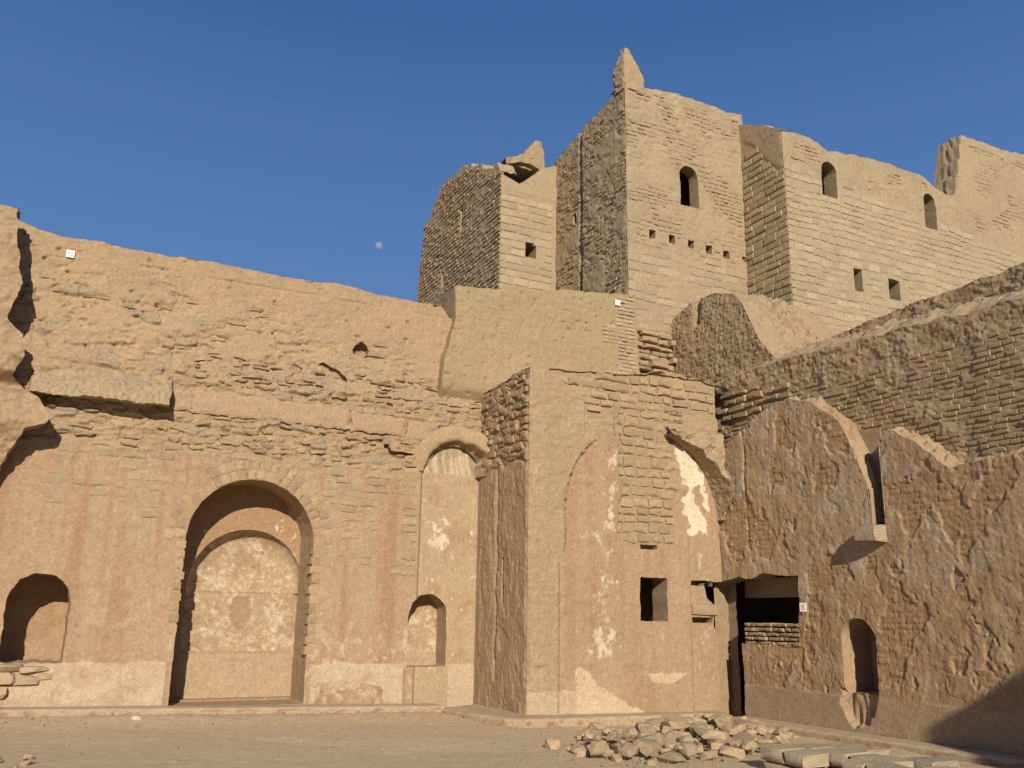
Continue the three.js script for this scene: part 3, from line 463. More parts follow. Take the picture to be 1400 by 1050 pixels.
// spring of the broken vault in the corner
{
  const cx = 11.85, z0 = zB - .02;
  const ang = a => mix(1, 74, a) * Math.PI / 180, jut = a => mix(.25, 1, ss(0, .3, a)) * mix(1.1, .28, Math.pow(a, .7)) + .20 * fbm(a * 7, 3, 3, 140);
  const R0 = a => 1.98 + .02 * fbm(a * 10, 1, 2, 141), R1 = a => { const t = ang(a); return Math.min((2.06 + .12 * fbm(a * 6, 4, 3, 142)) / Math.sin(t), 2.10 / Math.cos(t)); };
  const at = (a, b) => { // b: 0..1 round the cross section: soffit, broken front, back
    const t = ang(a), j = jut(a), n = .05 * fbm(a * 12, b * 6, 3, 143) + .03 * n2(a * 30, b * 18, 147); let r, z;
    if (b < .4) { r = R0(a) + n * .5; z = j * (b / .4); } else if (b < .75) { const q = (b - .4) / .35; r = mix(R0(a), R1(a), q) + n; z = j * (1 - .6 * q) + .22 * Math.sin(q * Math.PI) * fbm(a * 9, q * 3, 3, 144) + n; } else { const q = (b - .75) / .25; r = R1(a) + n + .05 * q; z = j * .4 * (1 - q); }
    return [Math.min(cx + r * Math.cos(t), 13.98), 3.9 + r * Math.sin(t), z0 + z];
  };
  part('vault_spring', param(130, 100, at, (a, b) => mul3(mix3(MUD, [.42, .31, .19], clamp(.5 + n2(a * 6, b * 30, 145))), 1 + .12 * fbm(a * 20, b * 12, 3, 146)), 2.2, 1.4), wallMat, pier, 'jagged remnant of a brick vault curving out from the corner');
}

// ------------------------------------------------------------------ side wall (faces -X at x = 13.9)
const side = thing('side_wall', 'rough flaking brown side wall with rounded gable top, doorway and narrow niche', 'wall');
const rTop0 = profile([[-16.75, 5.3], [-16.3, 5.62], [-15.74, 5.88], [-15.1, 6.18], [-14.31, 6.35], [-13.59, 6.12], [-12.93, 5.62], [-12.55, 4.88], [-12.32, 4.25], [-12.26, 3.5]], .03, 150);
const rTop1 = profile([[-12.0, 5.05], [-11.72, 5.22], [-11.5, 5.1], [-11.18, 4.92], [-10.8, 4.55], [-10.5, 4.33], [-9.9, 4.42], [-9.2, 4.40], [-7, 4.5]], .06, 151);
const slotW = u => u > -12.27 && u < -11.97;
const rTop = u => u <= -12.27 ? rTop0(u) : u < -11.97 ? 3.46 : rTop1(u);
const rDoor = dense([[-16.95, -.9], [-16.05, -.9], [-16.03, .4], [-16.05, 1.24], [-14.36, 1.26], [-14.28, 2.0], [-14.26, 2.62], [-14.9, 2.66], [-15.3, 2.72], [-15.65, 2.60], [-16.1, 2.66], [-16.95, 2.52]], .06, .04, 152);
const rNiche = dense([...archPoly(-13.22, -12.42, .44, 1.80, 18)], .05, .03, 153);
const rOpen = [rDoor, rNiche].map(sdf);
const layer = (u, v) => fbm(u * .85, v * .7, 5, 160) * 1.15 + .25 * fbm(u * 3.2, v * 2.3, 3, 161);       // > 0: plaster still on
const dadoR = (u, v) => ss(.02, -.02, v - (.40 + .03 * n2(u * 1.5, 1, 6)));
const broken = sdf(dense([[-13.36, .5], [-12.42, .5], [-12.5, .22], [-12.75, -.12], [-13.05, -.18], [-13.25, .05]], .06, .1, 162));
const rH = (u, v) => {
  const e = ss(-16.75, -16.6, u);
  const L = layer(u, v), on = ss(-.012, .012, L + .13), d = dadoR(u, v);
  const scar = fbm(u * 4.5, v * 2.6, 4, 163), wv = v + .03 * n2(u * .9, v, 5);
  const bk = brickH(u + .03 * n2(u * 3, v * 3, 6), wv, 166, .27, .10, .018);
  const l2 = fbm(u * 1.9, v * 1.6, 5, 167), l3 = fbm(u * 5.5, v * 4.4, 4, 168), skin = .010 * ss(-.008, .008, l2 + .08) + .006 * ss(-.012, .012, l2 - .13 + .3 * l3);
  const pit = ss(.38, .6, n2(u * 7, v * 6, 322)) + .6 * ss(.4, .6, n2(u * 15, v * 13, 323));
  let h = on * (.010 + skin + .006 * scar + .008 * (erode(u, v, 320) - .4) - .008 * pit + .004 * n2(u * 9, v * .9, 324)) + (1 - on) * (bk + .010 * scar + .018 * (erode(u, v, 321) - .4));
  h = mix(h, .030 + .010 * fbm(u * 1.5, v * 2, 3, 169), d);
  const b = broken(u, v); if (b < 0) h = -.10 * ss(0, -.06, b) + .06 * n2(u * 8, v * 1.5, 170);
  h += .03 * fbm(u * .8, v * .8, 3, 171) + .004 * fbm(u * 16, v * 16, 2, 172);
  h -= .045 * Math.exp(-(((u + 15.72 + .03 * n2(v * 2, 1, 3)) / .035) ** 2)) * ss(3.2, 3.6, v) * ss(-.3, .1, n2(v * 1.6, 9, 4));
  return h * e;
};
const rCol = (u, v) => {
  const L = layer(u, v), on = ss(-.02, .02, L + .13), g = fbm(u * .8, v * .8, 4, 173), low = ss(3.4, 1.4, v + .8 * g);
  let c = mix3([.385, .248, .128], mix3([.40, .268, .146], [.43, .305, .18], clamp(.5 + 1.6 * g)), on);
  c = mix3(c, [.39, .248, .125], low * .7);
  if (on > .5) c = mix3(c, [.47, .365, .25], .75 * ss(.06, .16, fbm(u * 1.8, v * 1.6, 5, 174)) * (1 - .5 * low));
  if (u < -14.1 && u > -14.75 && v > 2.6 && v < 3.35) c = mix3(c, [.38, .245, .135], .6);
  const d = dadoR(u, v); c = mix3(c, mix3([.42, .30, .18], [.40, .275, .16], clamp(.5 + fbm(u * 2, v * 1, 3, 175))), d);
  if (broken(u, v) < 0) c = [.38, .26, .145];
  return mul3(c, 1 + .13 * fbm(u * 8, v * 8, 3, 176));
};
const rKeep = (u, v) => { let k = rTop(u) - v; if (v > 3.2) { const a = u + 12.27, b = -11.97 - u; if (a > -.15 && b > -.15 && v > 3.46) k = Math.min(k, -Math.min(a, b)); } for (const f of rOpen) k = Math.min(k, f(u, v)); return k; };
part('wall_face', sheet({ u: [-16.75, -5], v: [-.9, 6.6], s: .021, place: onX(xR), h: rH, col: rCol, keep: rKeep }), wallMat, side);
{
  part('gable_top', cap([-16.72, -12.27], .03, rTop0, onX(xR), rH, .46, (u, b) => rCol(u, rTop(u) - .3 * b), { bump: .16, nd: 18 }), wallMat, side);
  part('wall_top', cap([-11.97, -5], .03, rTop1, onX(xR), rH, .62, (u, b) => rCol(u, rTop(u) - .3 * b), { bump: .2, nd: 20 }), wallMat, side);
  part('slot_floor', param(10, 10, (a, b) => [xR + .6 * b - .02, 3.46, mix(-12.30, -11.94, a)], () => MUD, .3, .5), wallMat, side);
  part('slot_cheek', param(12, 40, (a, b) => [xR - .02 + .5 * a, mix(3.4, 5.06, b), -11.97 + .02 * fbm(a * 4, b * 8, 3, 178)], () => BROWN, .4, 1.3), wallMat, side);
  part('slot_cheek', param(12, 30, (a, b) => [xR - .02 + .47 * a, mix(3.4, 4.2, b), -12.27 + .015 * fbm(a * 4, b * 8, 3, 179)], () => MUD, .4, .8), wallMat, side);
  part('wall_back', new THREE.BoxGeometry(.04, 2.6, 4.4).translate(xR + .45, 4.1, -14.5), plainMat(DIRT), side);
}
{ const pl = [[13.96, -13.6], [17.5, -13.6], [17.5, -18.9], [12.85, -18.9], [12.85, -16.72]], P = []; for (let k = 0; k < 4; k++) { const [a, b] = [pl[k], pl[k + 1]], q = [[a[0], -.9, a[1]], [b[0], -.9, b[1]], [b[0], 3.3, b[1]], [a[0], 3.3, a[1]]]; P.push(...q[0], ...q[1], ...q[2], ...q[0], ...q[2], ...q[3]); } for (const [a, b, c, d] of [[12.85, 17.5, -18.9, -16.72], [13.96, 17.5, -16.72, -13.6]]) P.push(a, 3.3, c, b, 3.3, c, b, 3.3, d, a, 3.3, c, b, 3.3, d, a, 3.3, d); const g = new THREE.BufferGeometry(); g.setAttribute('position', new THREE.Float32BufferAttribute(P, 3)); g.setAttribute('uv', new THREE.Float32BufferAttribute(P.filter((_, i) => i % 3 < 2), 2)); g.computeVertexNormals(); part('inner_room', g, plainMat(BROWN), side); }
inset('doorway', side, rDoor, onX(xR), rH, .5, { open: true, s: .06, rough: .03, revCol: (u, v, h) => mul3(mix3(MUD2, BROWN, clamp(.5 + fbm(u * 2, v * 2 + h, 3, 180))), 1), label: 'dark low doorway into an inner room' });
part('inner_lintel', new THREE.BoxGeometry(.3, .42, 2.6).translate(14.75, 2.44, -15.4), plainMat(MUD2), side);
inset('niche', side, rNiche, onX(xR), rH, .75, { s: .04, revCol: () => PINK, label: 'narrow arched niche with a sunlit jamb' });
{
  const c = part('corbel', unitBlocks(1, { irr: .1, cham: .08, bulge: .2, seed: 33 })[0], plainMat([.42, .32, .20]), side, 'single stone block jutting out of the wall'); c.rotation.y = -Math.PI / 2; c.position.set(xR - .34, 3.32, -12.2); c.scale.set(.52, .31, .9);
  const m = tones([.42, .30, .17], 5, .14);
  layBlocks('infill_brick', side, courses({ u: [-16.0, -14.32], v: [1.22, 1.72], ch: [.085, .11], cw: [.12, .26], inside: (u, v, a) => u - a > -16.08 && u + a < -14.26 && v < 1.70 - .06 * Math.max(0, n2(u * 3, 1, 4)), place: onX(xR + .02), ry: -Math.PI / 2, proud: [.0, .06], depth: .3, joint: .012, wave: .01, seed: 21 }), ROUGH, m);
}

// ------------------------------------------------------------------ stepped mud brick walls above the side wall
function terrace(label, x, u, v0, topPts, thick, seed, brickTop, rise, kids) {
  const t = thing('terrace_wall', label, 'wall');
  const top = profile(topPts, .05, seed);
  const lump = (a, b) => .07 * fbm(a * 1.1, b * 1.4, 4, seed + 4), er = (a, b) => ss(.02, .32, fbm(a * .9, b * 1.1, 3, seed + 1) + .35 * ss(brickTop - .3, brickTop + .2, b));
  const h = (a, b) => { const k = er(a, b); return lump(a, b) - (1 - k) * .03 + k * (.03 * fbm(a * 3, b * 5, 3, seed + 2) + .4 * brickH(a, b, seed, .27, .115, .05)) + (.03 + .03 * k) * (erode(a, b, seed + 3) - .4); };
  const col = (a, b) => mul3(mix3([.405, .29, .165], [.38, .265, .148], clamp(.5 + 1.3 * fbm(a * 1.1, b * 1.3, 4, seed + 5))), 1 + .14 * fbm(a * 8, b * 8, 3, seed + 6));
  part('wall_face', sheet({ u, v: [v0, Math.max(...topPts.map(p => p[1])) + .3], s: .03, place: onX(x), h, col, keep: (a, b) => top(a) - b }), wallMat, t);
  part('wall_top', cap(u, .05, top, onX(x), h, thick, (a, b) => mul3(MUD, 1 + .14 * fbm(a * 5, b * 3, 3, seed + 7)), { bump: .16, nd: 24, fall: -rise }), wallMat, t);
  part('wall_end', param(20, 40, (a, b) => [x + thick * a, mix(v0, top(u[0]), b), u[0] + .05 * fbm(a * 3, b * 5, 3, seed + 8)], () => MUD2, 1, 2), wallMat, t);
  layBlocks('brick', t, courses({ u, v: [v0, brickTop], ch: [.092, .112], cw: [.17, .30], inside: (a, b) => er(a, b) < .75 && b < top(a) - .1 && a > u[0] + .1, place: onX(x), ry: -Math.PI / 2, hf: lump, proud: [-.032, .002], depth: .14, joint: .018, wave: .03, seed, tilt: .05, hvar: .8, score: (a, b) => a > -15 && a < -8 ? 1 + .05 * (a + 15) : .3 }), BRICKS, tones([.395, .28, .158], 5, .10));
  kids?.(t, top); return t;
}
terrace('rough mud brick wall rising behind the gable of the side wall', 14.42, [-17.4, -4], 3.3, [[-17.4, 7.38], [-16, 7.44], [-14.6, 7.45], [-13, 7.32], [-11.5, 7.25], [-9, 7.10], [-4, 7.0]], 1.35, 200, 6.7, .62, (t, top) => {
  layBlocks('stone', t, courses({ u: [-17.3, -14.7], v: [6.35, 7.1], ch: [.13, .21], cw: [.28, .6], inside: (a, b) => b < 7.05 - .22 * Math.max(0, a + 15.9) && b > 6.2 && a > -17.1, place: onX(14.42), ry: -Math.PI / 2, proud: [.02, .09], depth: .3, joint: .02, wave: .05, seed: 23, tilt: .06, hvar: .75 }), ROUGH, tones([.40, .29, .165], 5, .12));
});
terrace('uppermost rough mud brick terrace wall below the stone keep', 15.62, [-17.6, -4], 6.6, [[-17.6, 7.9], [-16.2, 7.95], [-14.6, 8.08], [-12.7, 8.18], [-9.8, 8.22], [-4, 8.3]], 3, 220, 7.9, .2);

// ------------------------------------------------------------------ broken wall stump in front of the keep
{
  const t = thing('wall_stump', 'eroded mud wall stump with a steep sunlit slope in front of the tower', 'wall');
  const top = profile([[-19.5, 9.72], [-19.2, 9.80], [-18.55, 10.02], [-17.6, 9.95], [-16.9, 9.72], [-16.5, 9.3], [-15.9, 8.2], [-15.3, 7.5], [-15.0, 7.0]], .03, 230);
  const h = (a, b) => .05 * fbm(a * 1.3, b * 1.3, 3, 231) + .02 * fbm(a * 4, b * 4, 4, 232) + .06 * (erode(a, b, 238) - .4) + .4 * brickH(a, b, 233, .3, .14, .05) - .12 * Math.exp(-(((a + 18.35) / .12) ** 2)) * ss(9.2, 9.4, b) - .08 * Math.max(0, b - 8.4);
  const col = (a, b) => mul3(mix3([.40, .285, .162], [.38, .265, .15], clamp(.5 + 1.3 * fbm(a * 1.5, b * 1.5, 3, 234))), 1 + .12 * fbm(a * 8, b * 8, 3, 235));
  part('wall_face', sheet({ u: [-19.5, -15.0], v: [6.8, 10.3], s: .03, place: onX(14.7), h, col, keep: (a, b) => top(a) - b }), wallMat, t);
  part('wall_top', cap([-19.5, -15.0], .04, top, onX(14.7), h, 3.0, (a, b) => mul3(MUD, 1 + .12 * fbm(a * 5, b * 4, 3, 236)), { bump: .3, nd: 60, fall: .1 }), wallMat, t);
}

// ------------------------------------------------------------------ slope of debris between the stump and the keep
struct('debris_slope', param(110, 90, (a, b) => { const x = mix(17.2, 24, a), z = mix(-17.75, -14.6, b), y = mix(9.75, 7.3, clamp((z + 17.75) / 3.1)); return [x, y + .10 * fbm(x * 1.6, z * 1.6, 4, 238) + .03 * n2(x * 7, z * 7, 239), z]; }, (a, b) => mul3(MUD, 1 + .14 * fbm(a * 30, b * 9, 4, 237)), 8, 3), wallMat);

// ------------------------------------------------------------------ plastered enclosure wall below the tower (faces +Z)
{
  const t = thing('enclosure_wall', 'smooth mud plastered wall with pale brick pilaster abutting the tower corner', 'wall'), z = -18.95;
  const top = profile([[8.1, 9.42], [9, 9.5], [10.2, 9.68], [11.4, 9.9], [12.5, 10.02], [13.3, 10.12]], .03, 240), lean = v => -.05 * Math.max(0, v - 7.2) - .30 * ss(6.95, 6.45, v);
  const left = v => 8.12 - .28 * ss(8.7, 7.0, v) + .05 * n2(v * 2.3, 2, 9);
  const h = (a, b) => lean(b) + .6 * weather(a, b, 450) + .018 * fbm(a * 1.2, b * 1.2, 4, 241) + .008 * fbm(a * 8, b * 8, 3, 242) + (b > 8.55 + .07 * (a - 8) ? .4 * brickH(a, b, 243, .3, .12, .04) : 0) - .05 * ss(.55, .7, n2(a * 6, b * 8, 244));
  const col = (a, b) => mul3(mix3([.40, .285, .155], [.385, .285, .15], ss(8.5, 8.7, b - .07 * (a - 8) + .1 * fbm(a * 2, 1, 3, 2))), stain(a, b, 455) * (1 + .08 * fbm(a * 7, b * 7, 3, 246)));
  part('wall_face', sheet({ u: [7.7, 13.4], v: [6.35, 10.4], s: .032, place: onZ(z), h, col, keep: (a, b) => Math.min(top(a) - b, a - left(b)) }), wallMat, t);
  part('wall_end', param(8, 80, (a, b) => { const y = mix(6.4, top(8.14), b); return [left(y) + .02 * fbm(a * 3, b * 9, 3, 247), y, z + lean(y) - a * .9]; }, (a, b) => mul3(MUD2, 1 + .2 * n2(a * 6, b * 40, 3)), .7, 3), wallMat, t);
  part('wall_top', cap([8.1, 13.35], .05, top, onZ(z), h, .8, (a, b) => MUD, { bump: .08 }), wallMat, t);
  layBlocks('brick', t, courses({ u: [12.3, 13.33], v: [7.6, 10.1], ch: [.095, .115], cw: [.2, .34], inside: (a, b, w) => a - w > (b < 9.1 && b > 8.6 ? 12.3 : 12.7) - .12 * hash(Math.round(b * 9), 1) && b < top(a) - .04, place: onZ(z), ry: 0, hf: (a, b) => lean(b), proud: [.005, .035], depth: .12, joint: .022, wave: .0, seed: 31 }), BRICKS, tones([.465, .36, .22], 5, .10));
  layBlocks('mud_brick', t, courses({ u: [8.2, 12.6], v: [8.5, 10], ch: [.10, .125], cw: [.2, .36], inside: (a, b) => b > 8.6 + .07 * (a - 8) && b < top(a) - .08 && n2(a * 1.3, b * 1.6, 249) > -.1, place: onZ(z), ry: 0, hf: (a, b) => lean(b), proud: [-.016, .006], depth: .1, joint: .02, wave: .03, tilt: .03, hvar: .8, seed: 33 }), ROUGH, tones([.395, .288, .165], 5, .08));
}

// ------------------------------------------------------------------ the keep: tower
const zT = -19.4, xT = 13.37;
const cornerFade = (u, e) => ss(0, .06, Math.abs(u - e));
{
  const t = thing('keep_tower', 'tall square tower with pointed corner horn, arched window and row of beam holes', 'tower');
  const top = profile([[13.37, 16.75], [14.1, 16.75], [14.5, 16.85], [15.3, 16.90], [16.4, 16.92], [17.0, 16.85], [17.7, 16.9]], .04, 250);
  const ltop = profile([[-23.6, 16.2], [-22.6, 16.38], [-21.9, 16.5], [-21, 16.5], [-20.1, 16.62], [-19.7, 16.72], [-19.4, 16.75]], .06, 251);
  const win = dense(archPoly(15.26, 15.92, 13.33, 14.62, 16), .06, .015, 252), holes = [14.25, 14.9, 15.58, 16.24, 16.88].map((x, i) => dense(rectPoly(x - .11, x + .11, 12.06 - .02 * i, 12.32 - .02 * i), .05, .06, 253 + i)); holes.push(dense(rectPoly(17.47, 17.6, 11.98, 12.16), .05, .04, 259));
  const open = [win, ...holes].map(sdf);
  const bare = (u, v) => fbm(u * .75, v * .9, 4, 460) + .12 * ss(14.5, 12, v) - .02;
  const lowS = (u, v) => v < 11.75 + .35 * fbm(u * 1.2, 1, 3, 260);
  const h = (u, v) => cornerFade(u, xT) * (weather(u, v, 420) * ss(11.4, 12.2, v) + .3 * brickH(u, v, 421, .42, .17, .045) * ss(-.05, .2, fbm(u * .6, v * .8, 3, 422)) - .016 * (lowS(u, v) || bare(u, v) > .0 ? 1 : 0) * ss(8, 8.2, v) + .022 * fbm(u * .9, v * .9, 4, 261) + .012 * fbm(u * 6, v * 9, 3, 262) + .020 * ss(13.3, 15, v) * (strataH(u, v, 263) - .4) - .02 * ss(.35, .5, n2(u * 2.2, v * 4.5, 264)) * ss(13, 14.5, v));
  const col = (u, v) => { const g = fbm(u * .7, v * .7, 4, 265); let c = mix3([.395, .295, .178], [.415, .312, .19], clamp(.5 + 1.4 * g)); if (v > 16.2 && n2(u * 5, v * 9, 266) > .25 && u > 14.4 && u < 15.7) c = mix3(c, [.52, .42, .28], .6); return mul3(c, (1 + .08 * fbm(u * 6, v * 6, 3, 267)) * stain(u, v, 430)); };
  part('front_face', sheet({ u: [xT, 17.75], v: [6.9, 18.1], s: .035, place: onZc(zT, xT, 505), h, col, keep: (u, v) => { let k = top(u) - v; for (const f of open) k = Math.min(k, f(u, v)); return k; } }), wallMat, t);
  part('wall_top', cap([xT, 17.75], .05, top, onZ(zT), h, .75, () => [.42, .31, .175], { bump: .08 }), wallMat, t);
  part('corner_horn', param(64, 40, (a, b) => {   // leaning pointed stub on the corner
    const y = mix(16.55, 17.95, Math.min(1, b * 1.02)), k = clamp((y - 16.55) / 1.4), q = a * Math.PI * 2, sg = x => Math.sign(x) * Math.pow(Math.abs(x), .35);
    const x0 = mix(13.36, 13.46, ss(.55, 1, k)), x1 = mix(14.10, 13.60, Math.pow(ss(.30, 1.05, k), .9)) + .03 * fbm(y * 4, 1, 2, 281), z0 = mix(-19.39, -19.5, ss(.6, 1, k)), z1 = mix(-19.95, -19.68, ss(.5, 1, k)) - .10 * ss(.15, .4, k) * ss(.8, .5, k) + .05 * fbm(y * 4, 3, 2, 282), e = b > .98 ? .15 : 1, n = .05 * n2(a * 26, y * 7, 283) + .04 * n2(a * 50, y * 14, 284);
    return [mix(x0, x1, .5 + .5 * e * sg(Math.cos(q))) + n * Math.cos(q) * (Math.cos(q) > 0 || Math.sin(q) < 0 ? 1 : .3), y, mix(z1, z0, .5 + .5 * e * sg(Math.sin(q))) + n * Math.sin(q) * (Math.sin(q) < 0 ? 1 : .2)]; }, (a, b) => mul3([.41, .30, .17], 1 + .12 * fbm(a * 20, b * 12, 3, 285)), 2, 1.2), wallMat, t, 'leaning pointed stub on the tower corner');
  chamber(t, 14.6, 16.8, 12.8, 15.6, zT - .06, zT - 2.6);
  inset('window', t, win, onZ(zT), h, .42, { open: true, s: .06, revCol: () => [.40, .29, .165], label: 'dark arched window' });
  for (const p of holes) inset('beam_hole', t, p, onZ(zT), h, .6, { s: .06, revCol: () => MUD2 });
  // shaded side of exposed mud brick
  const plaster = (u, v) => ss(.02, .12, fbm(u * .5, v * 1.0 - u * .15, 3, 270) - .06), groove = u => Math.exp(-(((u + 21.95) / .10) ** 2));
  const rough = (u, v) => .03 * fbm(u * 2.6, v * 4, 4, 271) + .05 * (erode(u, v, 272) - .4) + .5 * brickH(u, v, 273, .27, .13, .05) - .02;
  const lh = (u, v) => { const p = plaster(u, v); return cornerFade(u, zT) * (.03 * fbm(u * .8, v * .8, 3, 272) + (1 - p) * rough(u, v) + p * .03 * fbm(u * 5, v * 5, 3, 274)) - .16 * groove(u) - .10 * ss(-21.95, -22.05, u); };
  const lcol = (u, v) => mul3(mix3([.39, .283, .163], [.405, .298, .175], plaster(u, v)), 1 + .10 * fbm(u * .7, v * .7, 3, 275) + .16 * fbm(u * 6, v * 8, 3, 276));
  const sw = dense(rectPoly(-22.5, -22.3, 13.5, 13.85), .06, .03, 277), sw2 = dense(rectPoly(-22.08, -21.9, 11.2, 11.75), .06, .03, 278), so = [sw, sw2].map(sdf);
  part('side_face', sheet({ u: [-23.7, zT], v: [9, 17.8], s: .035, place: onXc(xT, zT, 505), h: lh, col: lcol, keep: (u, v) => Math.min(ltop(u) - v, ...so.map(f => f(u, v))) }), wallMat, t);
  for (const p of [sw, sw2]) inset('beam_hole', t, p, onX(xT), lh, .5, { s: .1, revCol: () => MUD2 });
  part('side_top', cap([-23.7, zT - .03], .05, ltop, onX(xT), lh, .7, () => [.40, .295, .17], { bump: .08 }), wallMat, t);
  const m = tones([.42, .322, .198], 6, .09);
  layBlocks('stone', t, courses({ u: [xT + .01, 17.58], v: [8.0, 12.2], ch: [.2, .32], cw: [.35, .8], inside: (u, v, a, b) => lowS(u, v) && open.every(f => f(u, v) > .14) && n2(u * 1.1, v * 1.1, 279) > -.35, place: onZ(zT), ry: 0, proud: [-.006, .006], depth: .12, joint: .026, wave: .06, tilt: .03, seed: 41, hvar: .85 }), BLOCKS, m);
  layBlocks('brick', t, courses({ u: [xT + .03, 17.58], v: [11.4, 16.7], ch: [.11, .16], cw: [.15, .30], inside: (u, v, a, b) => !lowS(u, v) && bare(u, v) > .03 && v < top(u) - .15 && open.every(f => f(u, v) > .1 && f(u + a, v) > .03 && f(u - a, v) > .03), place: onZ(zT), ry: 0, proud: [-.014, .003], depth: .12, joint: .028, wave: .06, tilt: .04, hvar: .85, seed: 45 }), ROUGH, tones([.41, .308, .185], 6, .10));
  // loose dry stones piled at the foot of the corner
  layBlocks('rubble_block', t, courses({ u: [13.4, 14.7], v: [7.5, 9.15], ch: [.12, .22], cw: [.25, .7], inside: (u, v, a) => u - a > 13.35 && u + a < 14.75, place: onZ(zT), ry: 0, proud: [.15, .42], depth: .5, joint: .02, wave: .06, seed: 42 }), ROUGH, tones([.41, .30, .175], 5, .14));
  layBlocks('brick', t, courses({ u: [-23.4, zT - .05], v: [9.8, 16.3], ch: [.11, .14], cw: [.18, .34], inside: (u, v, a) => plaster(u, v) < .3 && v < ltop(u) - .3 && Math.abs(u + 21.95) > .2 && so.every(f => f(u, v) > .14) && n2(u * 2, v * 3, 280) > -.2, place: onX(xT), ry: -Math.PI / 2, hf: (u, v) => -.10 * ss(-21.95, -22.05, u), proud: [-.045, .012], depth: .16, joint: .025, wave: .05, seed: 43, tilt: .1, hvar: .7, score: u => 1 + .2 * (u + 24) }), ROUGH, tones([.395, .285, .165], 5, .12));
  part('wall_core', new THREE.BoxGeometry(.2, 9, 5).translate(17.55, 12, -22), plainMat(MUD2), t);
}
